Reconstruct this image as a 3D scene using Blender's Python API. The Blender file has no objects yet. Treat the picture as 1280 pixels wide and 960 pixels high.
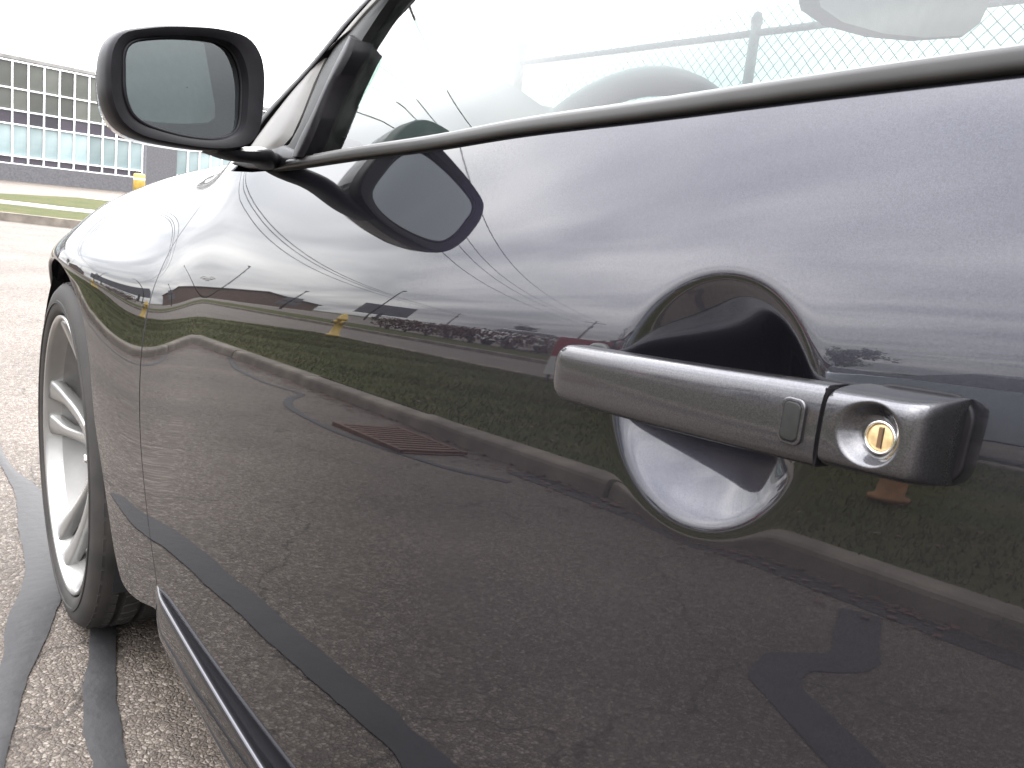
import bpy, math, random
import numpy as np
from mathutils import Matrix, Vector
rad = math.radians
random.seed(7)
rng = np.random.default_rng(7)
SC = bpy.context.scene
COL = SC.collection

# ---------------------------------------------------------------- camera
F_PX, IW, IH = 1084.0, 1280, 960
CAM = np.array([0.0, 0.337, 0.866])
YAW, PITCH, ROLL = 37.43, 10.61, 6.32
def cam_basis():
    y, p, r = rad(YAW), rad(PITCH), rad(ROLL)
    fw = np.array([math.cos(y)*math.cos(p), -math.sin(y)*math.cos(p), -math.sin(p)])
    rt = np.cross(fw, [0, 0, 1]); rt /= np.linalg.norm(rt)
    up = np.cross(rt, fw)
    return fw, rt*math.cos(r)+up*math.sin(r), up*math.cos(r)-rt*math.sin(r)
FW, RT, UP = cam_basis()
cd = bpy.data.cameras.new('camera'); camo = bpy.data.objects.new('camera', cd); COL.objects.link(camo)
cd.sensor_fit = 'HORIZONTAL'; cd.sensor_width = 36.0; cd.lens = 36.0*F_PX/IW
cd.clip_start = 0.02; cd.clip_end = 2000
m = Matrix.Identity(4)
for i in range(3):
    m[i][0], m[i][1], m[i][2], m[i][3] = RT[i], UP[i], -FW[i], CAM[i]
camo.matrix_world = m
cd.dof.use_dof = True; cd.dof.focus_distance = 0.75; cd.dof.aperture_fstop = 40.0
SC.camera = camo

# ---------------------------------------------------------------- sky and sun
SUN_AZ, SUN_EL = -25.0, 34.0      # azimuth from +X towards +Y
EXPOSURE = 1.42
wd = bpy.data.worlds.new('World'); SC.world = wd; wd.use_nodes = True
nt = wd.node_tree; nt.nodes.clear()
def wn(t, **k):
    n = nt.nodes.new(t)
    for a, b in k.items(): setattr(n, a, b)
    return n
def wmath(op, a, b=None, c=None):
    n = wn('ShaderNodeMath', operation=op)
    for i, v in enumerate((a, b, c)):
        if v is None: continue
        if isinstance(v, (int, float)): n.inputs[i].default_value = v
        else: nt.links.new(v, n.inputs[i])
    return n.outputs[0]
sky = wn('ShaderNodeTexSky', sky_type='NISHITA', sun_disc=False)
sky.sun_elevation = rad(SUN_EL); sky.sun_rotation = rad(90-SUN_AZ)
sky.air_density = 1.3; sky.dust_density = 3.0
tc = wn('ShaderNodeTexCoord')
sep = wn('ShaderNodeSeparateXYZ'); nt.links.new(tc.outputs['Generated'], sep.inputs[0])
zc = wmath('MAXIMUM', sep.outputs['Z'], 0.0)
zden = wmath('ADD', zc, 0.16)
cmb = wn('ShaderNodeCombineXYZ')
nt.links.new(wmath('DIVIDE', sep.outputs['X'], zden), cmb.inputs[0])
nt.links.new(wmath('DIVIDE', sep.outputs['Y'], zden), cmb.inputs[1])
mp = wn('ShaderNodeMapping'); nt.links.new(cmb.outputs[0], mp.inputs[0])
mp.inputs['Rotation'].default_value = (0, 0, rad(48)); mp.inputs['Scale'].default_value = (0.55, 1.35, 1)
ns = wn('ShaderNodeTexNoise'); nt.links.new(mp.outputs[0], ns.inputs['Vector'])
ns.inputs['Scale'].default_value = 1.15; ns.inputs['Detail'].default_value = 3.5; ns.inputs['Roughness'].default_value = 0.48
ns.inputs['Distortion'].default_value = 0.35
ramp = wn('ShaderNodeMapRange', interpolation_type='SMOOTHSTEP'); nt.links.new(ns.outputs['Fac'], ramp.inputs['Value'])
ramp.inputs['From Min'].default_value = 0.33; ramp.inputs['From Max'].default_value = 0.70
ramp.inputs['To Min'].default_value = 0.74; ramp.inputs['To Max'].default_value = 1.50
# overcast is brightest around the hidden sun
sd = (math.cos(rad(SUN_EL))*math.cos(rad(SUN_AZ)), math.cos(rad(SUN_EL))*math.sin(rad(SUN_AZ)), math.sin(rad(SUN_EL)))
dot = wn('ShaderNodeVectorMath', operation='DOT_PRODUCT'); nt.links.new(tc.outputs['Generated'], dot.inputs[0]); dot.inputs[1].default_value = sd
glow = wmath('MULTIPLY_ADD', dot.outputs['Value'], 0.5, 0.5)
glow = wmath('POWER', glow, 2.0)
glow = wmath('MULTIPLY_ADD', glow, 0.22, 0.93)
val = wmath('MULTIPLY', ramp.outputs[0], glow)
# overcast luminance: about three times brighter overhead than at the horizon
val = wmath('MULTIPLY', val, wmath('MULTIPLY_ADD', zc, 0.95, 0.20))
val = wmath('MULTIPLY', val, 42.0)
cc = wn('ShaderNodeMix', data_type='RGBA'); 
rampc = wn('ShaderNodeMapRange'); nt.links.new(ns.outputs['Fac'], rampc.inputs['Value']); rampc.inputs['From Min'].default_value = .35; rampc.inputs['From Max'].default_value = .7
nt.links.new(rampc.outputs[0], cc.inputs['Factor'])
cc.inputs['A'].default_value = (0.90, 0.93, 1.0, 1); cc.inputs['B'].default_value = (1.0, 0.985, 0.965, 1)
vm = wn('ShaderNodeVectorMath', operation='SCALE'); nt.links.new(cc.outputs['Result'], vm.inputs[0]); nt.links.new(val, vm.inputs['Scale'])
mixs = wn('ShaderNodeMix', data_type='RGBA'); mixs.inputs['Factor'].default_value = 0.88
nt.links.new(sky.outputs[0], mixs.inputs['A']); nt.links.new(vm.outputs[0], mixs.inputs['B'])
bg = wn('ShaderNodeBackground'); nt.links.new(mixs.outputs['Result'], bg.inputs[0]); bg.inputs[1].default_value = 0.10
wo = wn('ShaderNodeOutputWorld'); nt.links.new(bg.outputs[0], wo.inputs[0])

sl = bpy.data.lights.new('sun', 'SUN'); sl.energy = 0.9; sl.angle = rad(16); sl.color = (1.0, 0.97, 0.93)
so = bpy.data.objects.new('sun', sl); COL.objects.link(so)
so.rotation_euler = Vector((-sd[0], -sd[1], -sd[2])).to_track_quat('-Z', 'Y').to_euler()
so.location = (20, 10, 30)
SC.view_settings.view_transform = 'Standard'; SC.view_settings.look = 'None'
SC.view_settings.exposure = EXPOSURE; SC.view_settings.gamma = 1.0; SC.view_settings.use_curve_mapping = False

# ---------------------------------------------------------------- pixel helpers
def ray(px, py):
    d = FW+RT*(px-IW/2)/F_PX-UP*(py-IH/2)/F_PX
    return d/np.linalg.norm(d)
def on_y(px, py, y): d = ray(px, py); return CAM+d*((y-CAM[1])/d[1])
def on_x(px, py, x): d = ray(px, py); return CAM+d*((x-CAM[0])/d[0])
def on_z(px, py, z): d = ray(px, py); return CAM+d*((z-CAM[2])/d[2])
def on_plane(px, py, p0, n): d = ray(px, py); return CAM+d*(np.dot(np.asarray(p0)-CAM, n)/np.dot(d, n))

# ---------------------------------------------------------------- object helpers
OFF = {}
def tag(o, label=None, cat=None, group=None, kind=None):
    if label: o['label'] = label
    if cat: o['category'] = cat
    if group: o['group'] = group
    if kind: o['kind'] = kind
    return o
def root(name, loc, label, cat, group=None, rz=0.0):
    o = bpy.data.objects.new(name, None); COL.objects.link(o); o.location = loc; o.rotation_euler = (0, 0, rz)
    o.empty_display_size = .2
    return tag(o, label, cat, group)
def attach(o, parent, world=True):
    """world=True: mesh coordinates are world coordinates; False: they are local to the root"""
    if parent is None: return
    o.parent = parent
    if world:
        p = parent
        while p.parent is not None: p = p.parent
        if p is parent:
            o.matrix_parent_inverse = Matrix.Translation(-Vector(p.location))
def mesh(name, v, f, mat=None, parent=None, smooth=True, normals=None, world=True, mats=None, midx=None):
    me = bpy.data.meshes.new(name)
    me.from_pydata([tuple(map(float, p)) for p in v], [], f)
    me.validate(); me.update()
    if mats:
        for a in mats: me.materials.append(a)
        if midx is not None: me.polygons.foreach_set('material_index', np.asarray(midx, dtype=np.int32))
    elif mat: me.materials.append(mat)
    me.polygons.foreach_set('use_smooth', [smooth]*len(me.polygons))
    if normals is not None: me.normals_split_custom_set_from_vertices([tuple(map(float, n)) for n in normals])
    me.update()
    o = bpy.data.objects.new(name, me); COL.objects.link(o)
    attach(o, parent, world)
    return o
def share(name, me, parent, loc=(0, 0, 0), rot=(0, 0, 0), scale=(1, 1, 1)):
    o = bpy.data.objects.new(name, me); COL.objects.link(o); o.parent = parent
    o.location = loc; o.rotation_euler = rot; o.scale = scale
    return o
def copy_tree(o, parent=None):
    c = o.copy(); COL.objects.link(c); c.parent = parent
    for ch in list(o.children): copy_tree(ch, c)
    return c
def grid_faces(nu, nv, cu=False, cv=False, flip=False):
    F = []
    for i in range(nu if cu else nu-1):
        for j in range(nv if cv else nv-1):
            a, b = i*nv+j, ((i+1) % nu)*nv+j
            c, d = ((i+1) % nu)*nv+(j+1) % nv, i*nv+(j+1) % nv
            F.append((a, d, c, b) if flip else (a, b, c, d))
    return F
class MB:
    """collects shapes into one mesh"""
    def __init__(s): s.v = []; s.f = []
    def add(s, v, f):
        n = len(s.v); s.v += [tuple(map(float, p)) for p in v]; s.f += [tuple(i+n for i in q) for q in f]; return s
    def box(s, a, b):
        (x0, y0, z0), (x1, y1, z1) = a, b
        return s.add([(x0,y0,z0),(x1,y0,z0),(x1,y1,z0),(x0,y1,z0),(x0,y0,z1),(x1,y0,z1),(x1,y1,z1),(x0,y1,z1)],
                     [(0,3,2,1),(4,5,6,7),(0,1,5,4),(1,2,6,5),(2,3,7,6),(3,0,4,7)])
    def bbox(s, a, b, r):
        """box with chamfered edges"""
        a = np.array(a, float); b = np.array(b, float); n = len(s.v)
        me = []
        for k in range(3):
            for sg in (0, 1):
                q = []
                u, w = (k+1) % 3, (k+2) % 3
                for (cu, cw) in ((0,0),(1,0),(1,1),(0,1)):
                    p = np.zeros(3); p[k] = (b if sg else a)[k]
                    p[u] = (b[u]-r) if cu else (a[u]+r); p[w] = (b[w]-r) if cw else (a[w]+r); q.append(p)
                me.append(q)
        V = [p for q in me for p in q]; F = []
        for k in range(3):
            F.append(tuple(k*8+i for i in (3,2,1,0))); F.append(tuple(k*8+4+i for i in (0,1,2,3)))
        # edges: find pairs by proximity via hull
        import bmesh
        bm = bmesh.new()
        for p in V: bm.verts.new(p)
        bmesh.ops.convex_hull(bm, input=bm.verts)
        bm.verts.index_update()
        s.add([v.co for v in bm.verts], [tuple(v.index for v in f.verts) for f in bm.faces]); bm.free()
        return s
    def tube(s, path, r, n=8, caps=True, closed=False):
        P = [np.array(p, float) for p in path]; V = []; m_ = len(P)
        rr = r if hasattr(r, '__len__') else [r]*m_
        up = None
        for i, p in enumerate(P):
            a = P[(i-1) % m_] if (closed or i > 0) else p; b = P[(i+1) % m_] if (closed or i < m_-1) else p
            t = b-a; t /= max(np.linalg.norm(t), 1e-9)
            if up is None:
                up = np.cross(t, [0, 0, 1.]);
                if np.linalg.norm(up) < 1e-3: up = np.cross(t, [0, 1., 0])
            u = up-np.dot(up, t)*t; u /= np.linalg.norm(u); w = np.cross(t, u); up = u
            for k in range(n):
                an = 2*math.pi*k/n; V.append(p+rr[i]*(math.cos(an)*u+math.sin(an)*w))
        F = grid_faces(m_, n, cu=closed, cv=True)
        if caps and not closed:
            F.append(tuple(range(n))); F.append(tuple(range((m_-1)*n, m_*n))[::-1])
        return s.add(V, F)
    def lathe(s, prof, c, axis='y', n=48, flip=False):
        """prof: (r, h) pairs; axis of revolution through c"""
        V = []
        for k in range(n):
            a = 2*math.pi*k/n; ca, sa = math.cos(a), math.sin(a)
            for r_, h in prof:
                if axis == 'y': V.append((c[0]+r_*ca, c[1]+h, c[2]+r_*sa))
                elif axis == 'z': V.append((c[0]+r_*ca, c[1]+r_*sa, c[2]+h))
                else: V.append((c[0]+h, c[1]+r_*ca, c[2]+r_*sa))
        return s.add(V, grid_faces(n, len(prof), cu=True, flip=flip))
    def build(s, name, mat, parent=None, smooth=False, world=True):
        return mesh(name, s.v, s.f, mat, parent, smooth, world=world)
def auto_smooth(o, deg=35):
    me = o.data
    me.polygons.foreach_set('use_smooth', [True]*len(me.polygons))
    try: me.set_sharp_from_angle(angle=rad(deg))
    except Exception: pass
    return o
# ---------------------------------------------------------------- materials
MATS = {}
def mat(name, col=(.5,.5,.5), rough=.5, metal=0., spec=.5, noise=None, bump=None, coat=0., coat_rough=.03, emit=None, trans=0.):
    """noise=(scale, amount[, second colour]) colour variation; bump=(scale, strength, distance)"""
    if name in MATS: return MATS[name]
    m_ = bpy.data.materials.new(name); m_.use_nodes = True; MATS[name] = m_
    t = m_.node_tree; b = t.nodes['Principled BSDF']
    b.inputs['Base Color'].default_value = (*col, 1); b.inputs['Roughness'].default_value = rough; b.inputs['Metallic'].default_value = metal
    b.inputs['Specular IOR Level'].default_value = spec
    if coat: b.inputs['Coat Weight'].default_value = coat; b.inputs['Coat Roughness'].default_value = coat_rough
    if noise or bump:
        tc_ = t.nodes.new('ShaderNodeTexCoord')
    if noise:
        n = t.nodes.new('ShaderNodeTexNoise'); n.inputs['Scale'].default_value = noise[0]; n.inputs['Detail'].default_value = 6
        t.links.new(tc_.outputs['Object'], n.inputs['Vector'])
        r = t.nodes.new('ShaderNodeMapRange'); r.inputs['From Min'].default_value = .3; r.inputs['From Max'].default_value = .7
        t.links.new(n.outputs['Fac'], r.inputs['Value'])
        mx = t.nodes.new('ShaderNodeMix'); mx.data_type = 'RGBA'; t.links.new(r.outputs[0], mx.inputs['Factor'])
        c2 = noise[2] if len(noise) > 2 else tuple(min(1, c*(1+noise[1])) for c in col)
        c1 = col if len(noise) > 2 else tuple(c*(1-noise[1]) for c in col)
        mx.inputs['A'].default_value = (*c1, 1); mx.inputs['B'].default_value = (*c2, 1)
        t.links.new(mx.outputs['Result'], b.inputs['Base Color'])
        r2 = t.nodes.new('ShaderNodeMapRange'); r2.inputs['To Min'].default_value = max(.02, rough-.08); r2.inputs['To Max'].default_value = min(1, rough+.08)
        t.links.new(n.outputs['Fac'], r2.inputs['Value']); t.links.new(r2.outputs[0], b.inputs['Roughness'])
    if bump:
        n2 = t.nodes.new('ShaderNodeTexNoise'); n2.inputs['Scale'].default_value = bump[0]; n2.inputs['Detail'].default_value = 4
        t.links.new(tc_.outputs['Object'], n2.inputs['Vector'])
        bp = t.nodes.new('ShaderNodeBump'); bp.inputs['Strength'].default_value = bump[1]; bp.inputs['Distance'].default_value = bump[2]
        t.links.new(n2.outputs['Fac'], bp.inputs['Height']); t.links.new(bp.outputs[0], b.inputs['Normal'])
    if emit:
        b.inputs['Emission Color'].default_value = (*emit[0], 1); b.inputs['Emission Strength'].default_value = emit[1]
    return m_

def paint_material(name, col, rough=.34, flake=.5, peel=1.2e-6, film=(.006, .03)):
    """clear-coated metallic paint: fine flake sparkle under a coat with a slight orange peel"""
    m_ = bpy.data.materials.new(name); m_.use_nodes = True; t = m_.node_tree; b = t.nodes['Principled BSDF']
    L = t.links.new
    tc_ = t.nodes.new('ShaderNodeTexCoord')
    vo = t.nodes.new('ShaderNodeTexVoronoi'); vo.inputs['Scale'].default_value = 2600; L(tc_.outputs['Object'], vo.inputs['Vector'])
    sp = t.nodes.new('ShaderNodeSeparateColor'); L(vo.outputs['Color'], sp.inputs[0])
    mr = t.nodes.new('ShaderNodeMapRange'); L(sp.outputs[0], mr.inputs['Value']); mr.inputs['To Min'].default_value = 1-flake; mr.inputs['To Max'].default_value = 1+flake
    vm_ = t.nodes.new('ShaderNodeVectorMath'); vm_.operation = 'SCALE'; vm_.inputs[0].default_value = col; L(mr.outputs[0], vm_.inputs['Scale'])
    L(vm_.outputs[0], b.inputs['Base Color'])
    b.inputs['Metallic'].default_value = .9; b.inputs['Specular Tint'].default_value = (.04, .04, .05, 1); b.inputs['Roughness'].default_value = rough; b.inputs['Specular IOR Level'].default_value = .2
    b.inputs['Coat Weight'].default_value = 1.0; b.inputs['Coat Roughness'].default_value = .012; b.inputs['Coat IOR'].default_value = 1.52
    # orange peel + a little road film
    n1 = t.nodes.new('ShaderNodeTexNoise'); n1.inputs['Scale'].default_value = 260; n1.inputs['Detail'].default_value = 2; L(tc_.outputs['Object'], n1.inputs['Vector'])
    bp = t.nodes.new('ShaderNodeBump'); bp.inputs['Strength'].default_value = 1.0; bp.inputs['Distance'].default_value = peel
    L(n1.outputs['Fac'], bp.inputs['Height']); L(bp.outputs[0], b.inputs['Coat Normal'])
    n2 = t.nodes.new('ShaderNodeTexNoise'); n2.inputs['Scale'].default_value = 9; n2.inputs['Detail'].default_value = 8; L(tc_.outputs['Object'], n2.inputs['Vector'])
    r2 = t.nodes.new('ShaderNodeMapRange'); L(n2.outputs['Fac'], r2.inputs['Value']); r2.inputs['From Min'].default_value = .35; r2.inputs['From Max'].default_value = .75
    r2.inputs['To Min'].default_value = film[0]; r2.inputs['To Max'].default_value = film[1]; L(r2.outputs[0], b.inputs['Coat Roughness'])
    return m_
def vary(m_, lo, hi):
    """each pane differs a little from the next"""
    t = m_.node_tree; b = t.nodes['Principled BSDF']; s = b.inputs['Base Color'].links[0].from_socket
    oi = t.nodes.new('ShaderNodeObjectInfo'); r = t.nodes.new('ShaderNodeMapRange'); r.inputs['To Min'].default_value = lo; r.inputs['To Max'].default_value = hi
    t.links.new(oi.outputs['Random'], r.inputs['Value']); v = t.nodes.new('ShaderNodeVectorMath'); v.operation = 'SCALE'
    t.links.new(s, v.inputs[0]); t.links.new(r.outputs[0], v.inputs['Scale']); t.links.new(v.outputs[0], b.inputs['Base Color'])
PAINT = paint_material('graphite_metallic_paint', (.030, .0290, .0360), rough=.22, flake=.3)
HPAINT = paint_material('handle_metallic_paint', (.050, .048, .053), rough=.40, flake=.3, film=(.07, .16))

def glass_material(name, tint, ior=1.5, boost=1.0):
    m_ = bpy.data.materials.new(name); m_.use_nodes = True; t = m_.node_tree; t.nodes.clear(); L = t.links.new
    fr = t.nodes.new('ShaderNodeFresnel'); fr.inputs['IOR'].default_value = ior
    a = t.nodes.new('ShaderNodeMath'); a.operation = 'MULTIPLY'; a.inputs[1].default_value = 2.0*boost; L(fr.outputs[0], a.inputs[0])
    c = t.nodes.new('ShaderNodeMath'); c.operation = 'ADD'; c.inputs[1].default_value = 1.0; L(fr.outputs[0], c.inputs[0])
    d = t.nodes.new('ShaderNodeMath'); d.operation = 'DIVIDE'; L(a.outputs[0], d.inputs[0]); L(c.outputs[0], d.inputs[1])
    d.use_clamp = True
    tr = t.nodes.new('ShaderNodeBsdfTransparent'); tr.inputs[0].default_value = (*tint, 1)
    gl = t.nodes.new('ShaderNodeBsdfGlossy'); gl.inputs['Roughness'].default_value = .004; gl.inputs['Color'].default_value = (1, 1, 1, 1)
    mx = t.nodes.new('ShaderNodeMixShader'); L(d.outputs[0], mx.inputs[0]); L(tr.outputs[0], mx.inputs[1]); L(gl.outputs[0], mx.inputs[2])
    # a thin veil of dust
    df = t.nodes.new('ShaderNodeBsdfDiffuse'); df.inputs[0].default_value = (.6, .6, .58, 1)
    tc_ = t.nodes.new('ShaderNodeTexCoord'); n = t.nodes.new('ShaderNodeTexNoise'); n.inputs['Scale'].default_value = 40; n.inputs['Detail'].default_value = 9
    L(tc_.outputs['Object'], n.inputs['Vector'])
    r = t.nodes.new('ShaderNodeMapRange'); r.inputs['From Min'].default_value = .4; r.inputs['From Max'].default_value = .8; r.inputs['To Max'].default_value = .018; r.inputs['To Min'].default_value = .003
    L(n.outputs['Fac'], r.inputs['Value'])
    m2 = t.nodes.new('ShaderNodeMixShader'); L(r.outputs[0], m2.inputs[0]); L(mx.outputs[0], m2.inputs[1]); L(df.outputs[0], m2.inputs[2])
    o = t.nodes.new('ShaderNodeOutputMaterial'); L(m2.outputs[0], o.inputs[0])
    MATS[name] = m_
    return m_
GLASS = glass_material('green_tinted_window_glass', (.68, .81, .77), boost=.64)
WSGLASS = glass_material('windscreen_glass', (.70, .84, .81), boost=.7)

BLACK = mat('black_plastic', (.006, .0053, .0065), .42, spec=.12, noise=(60, .25), bump=(900, .25, .0003))
RUBBER = mat('black_rubber', (.007, .007, .007), .55, spec=.25, noise=(40, .3), bump=(400, .3, .0004))
SATIN = mat('satin_belt_trim', (.017, .0155, .0145), .42, spec=.26, noise=(30, .2), bump=(700, .12, .0002))
TYRE = mat('tyre_rubber', (.014, .013, .0125), .7, spec=.22, noise=(14, .35, (.028, .025, .023)), bump=(220, .4, .0006))
BARREL = mat('shaded_barrel_alloy', (.15, .145, .14), .5, metal=.5, noise=(12, .2))  # rim alloy in a darker tone: shade inside the wheel painted into the colour
ALLOY = mat('painted_alloy', (.21, .206, .198), .30, metal=.65, coat=.6, coat_rough=.08, noise=(12, .10))
PILLARC = mat('satin_pillar_cover', (.10, .094, .088), .45, spec=.3, noise=(30, .15), bump=(900, .2, .0002))
DARKMET = mat('dark_metal', (.10, .10, .10), .45, metal=.8, noise=(30, .3))
BRASS = mat('brass_lock', (.55, .40, .21), .42, metal=.6, noise=(350, .25))
CHROME = mat('worn_chrome', (.72, .70, .68), .16, metal=1.0, noise=(250, .15))
MIRROR = mat('mirror_silver', (.215, .23, .24), .004, metal=1.0)
INTER = mat('dark_interior_trim', (.010, .010, .011), .75, spec=.12, noise=(25, .25), bump=(500, .4, .0008))
GREYTRIM = mat('grey_interior_fabric', (.17, .165, .16), .8, noise=(80, .12), bump=(800, .4, .0006))
LEATHER = mat('charcoal_leather', (.016, .0155, .017), .6, spec=.25, noise=(30, .25), bump=(600, .4, .0008))
STEEL = mat('galvanised_steel', (.04, .042, .042), .6, metal=.0, noise=(18, .22))
CONC = mat('pale_concrete', (.26, .245, .225), .85, spec=.2, noise=(3.0, .22), bump=(45, .5, .004))
KERB = mat('weathered_kerb_concrete', (.125, .108, .092), .88, spec=.2, noise=(5, .35), bump=(60, .6, .004))
GREENG = mat('lawn', (.028, .038, .010), .9, spec=.08, noise=(2.2, .5, (.060, .054, .022)), bump=(90, .8, .02))
GRASSB = mat('grass_blades', (.028, .038, .013), .75, spec=.15, noise=(1.6, .5, (.062, .054, .022)))
LEAFR = mat('fallen_leaf_red', (.065, .028, .020), .75, noise=(30, .5))
BRICKG = mat('grey_brick', (.075, .073, .077), .85, noise=(14, .35), bump=(60, .5, .01))
WHITEP = mat('white_painted_mullion', (.78, .78, .78), .45, noise=(8, .05))
SPAN1 = mat('olive_grey_spandrel', (.070, .072, .062), .14, spec=.5, noise=(.7, .25))
SPAN2 = mat('plum_spandrel', (.036, .030, .040), .15, spec=.5, noise=(.7, .25))
TEAL = mat('pale_teal_window', (.12, .17, .175), .10, spec=.5, noise=(.55, .30, (.26, .31, .31)))
YELL = mat('yellow_paint', (.36, .24, .05), .5, noise=(9, .18))
ORANGE = mat('faded_orange_paint', (.20, .085, .025), .6, noise=(15, .3))
TAR = mat('bitumen_crack_seal', (.019, .018, .019), .6, spec=.2, noise=(9, .35, (.030, .0285, .029)), bump=(38, .55, .004))
BROWNW = mat('brown_cladding', (.10, .072, .060), .8, noise=(2, .2))
REDBR = mat('red_brick_far', (.085, .032, .026), .85, noise=(3, .3))
ROOFG = mat('grey_roofing', (.16, .155, .15), .8, noise=(2, .2))
WOODP = mat('weathered_pole_wood', (.11, .085, .065), .9, noise=(6, .35))
WIRE = mat('dark_cable', (.02, .02, .022), .6)
BARK = mat('grey_bark', (.085, .065, .05), .95, noise=(9, .4), bump=(30, .7, .02))
LEAFG = mat('dark_foliage', (.022, .033, .013), .8, noise=(.8, .5, (.05, .045, .02)))
LEAFA = mat('autumn_foliage', (.05, .026, .016), .8, noise=(.8, .5, (.075, .036, .018)))
CARW = mat('white_car_paint', (.70, .70, .70), .2, coat=1.0)
CARR = mat('red_car_paint', (.30, .02, .02), .25, coat=1.0)
CARS = mat('silver_car_paint', (.36, .40, .45), .25, metal=.5, coat=1.0)
DKGLASS = mat('dark_car_glass', (.02, .025, .028), .05, spec=.7)
RUST = mat('rusted_iron', (.075, .040, .028), .8, metal=.3, noise=(25, .4), bump=(120, .5, .003))
SIGNW = mat('white_sign_face', (.45, .45, .44), .5); SIGNR = mat('red_sign_face', (.22, .02, .022), .5)
SIGNG = mat('dark_grey_sign_face', (.09, .09, .10), .5, noise=(3, .2))

vary(TEAL, .55, 1.25); vary(SPAN1, .6, 1.3); vary(SPAN2, .6, 1.4)
def asphalt_material(name, scale, tone, stony=1.0):
    m_ = bpy.data.materials.new(name); m_.use_nodes = True; t = m_.node_tree; b = t.nodes['Principled BSDF']; L = t.links.new
    tc_ = t.nodes.new('ShaderNodeTexCoord'); P = tc_.outputs['Object']
    wn_ = t.nodes.new('ShaderNodeTexNoise'); wn_.inputs['Scale'].default_value = scale*.7; wn_.inputs['Detail'].default_value = 2; L(P, wn_.inputs['Vector'])
    sc_ = t.nodes.new('ShaderNodeVectorMath'); sc_.operation = 'SCALE'; sc_.inputs['Scale'].default_value = .9/scale; L(wn_.outputs['Color'], sc_.inputs[0])
    ad = t.nodes.new('ShaderNodeVectorMath'); ad.operation = 'ADD'; L(P, ad.inputs[0]); L(sc_.outputs[0], ad.inputs[1])
    vo = t.nodes.new('ShaderNodeTexVoronoi'); vo.inputs['Scale'].default_value = scale; vo.inputs['Randomness'].default_value = 1.0; L(ad.outputs[0], vo.inputs['Vector'])
    ve = t.nodes.new('ShaderNodeTexVoronoi'); ve.feature = 'DISTANCE_TO_EDGE'; ve.inputs['Scale'].default_value = scale; L(ad.outputs[0], ve.inputs['Vector'])
    v2 = t.nodes.new('ShaderNodeTexVoronoi'); v2.inputs['Scale'].default_value = scale*2.7; L(ad.outputs[0], v2.inputs['Vector'])
    sp = t.nodes.new('ShaderNodeSeparateColor'); L(vo.outputs['Color'], sp.inputs[0])
    sp2 = t.nodes.new('ShaderNodeSeparateColor'); L(v2.outputs['Color'], sp2.inputs[0])
    # stone colour
    cr = t.nodes.new('ShaderNodeValToRGB'); L(sp.outputs[0], cr.inputs[0])
    e = cr.color_ramp.elements; e[0].color = (.090*tone, .074*tone, .063*tone, 1); e[1].color = (.226*tone, .193*tone, .166*tone, 1); e[1].position = 1
    k = cr.color_ramp.elements.new(.55); k.color = (.134*tone, .110*tone, .092*tone, 1)
    # binder between stones
    ed = t.nodes.new('ShaderNodeMapRange'); ed.inputs['From Min'].default_value = .02; ed.inputs['From Max'].default_value = .16; L(ve.outputs['Distance'], ed.inputs['Value'])
    bx = t.nodes.new('ShaderNodeMix'); bx.data_type = 'RGBA'; L(ed.outputs[0], bx.inputs['Factor']); bx.inputs['A'].default_value = (.076*tone, .062*tone, .052*tone, 1); L(cr.outputs[0], bx.inputs['B'])
    # fine grit
    g = t.nodes.new('ShaderNodeMapRange'); L(sp2.outputs[1], g.inputs['Value']); g.inputs['To Min'].default_value = .72; g.inputs['To Max'].default_value = 1.28
    # large patches
    n3 = t.nodes.new('ShaderNodeTexNoise'); n3.inputs['Scale'].default_value = 1.1; n3.inputs['Detail'].default_value = 5; L(P, n3.inputs['Vector'])
    g3 = t.nodes.new('ShaderNodeMapRange'); L(n3.outputs['Fac'], g3.inputs['Value']); g3.inputs['From Min'].default_value = .3; g3.inputs['From Max'].default_value = .7; g3.inputs['To Min'].default_value = .80; g3.inputs['To Max'].default_value = 1.22
    mu = t.nodes.new('ShaderNodeMath'); mu.operation = 'MULTIPLY'; L(g.outputs[0], mu.inputs[0]); L(g3.outputs[0], mu.inputs[1])
    # hairline cracks
    nw = t.nodes.new('ShaderNodeTexNoise'); nw.inputs['Scale'].default_value = 5; nw.inputs['Detail'].default_value = 6; L(P, nw.inputs['Vector'])
    s3 = t.nodes.new('ShaderNodeVectorMath'); s3.operation = 'SCALE'; s3.inputs['Scale'].default_value = .35; L(nw.outputs['Color'], s3.inputs[0])
    a3 = t.nodes.new('ShaderNodeVectorMath'); a3.operation = 'ADD'; L(P, a3.inputs[0]); L(s3.outputs[0], a3.inputs[1])
    vc = t.nodes.new('ShaderNodeTexVoronoi'); vc.feature = 'DISTANCE_TO_EDGE'; vc.inputs['Scale'].default_value = .9; L(a3.outputs[0], vc.inputs['Vector'])
    rc = t.nodes.new('ShaderNodeMapRange'); rc.inputs['From Min'].default_value = .002; rc.inputs['From Max'].default_value = .006; L(vc.outputs['Distance'], rc.inputs['Value']); rc.inputs['To Min'].default_value = .5
    mu2 = t.nodes.new('ShaderNodeMath'); mu2.operation = 'MULTIPLY'; L(mu.outputs[0], mu2.inputs[0]); L(rc.outputs[0], mu2.inputs[1])
    fin = t.nodes.new('ShaderNodeVectorMath'); fin.operation = 'SCALE'; L(bx.outputs['Result'], fin.inputs[0]); L(mu2.outputs[0], fin.inputs['Scale'])
    L(fin.outputs[0], b.inputs['Base Color'])
    b.inputs['Specular IOR Level'].default_value = .2
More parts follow.
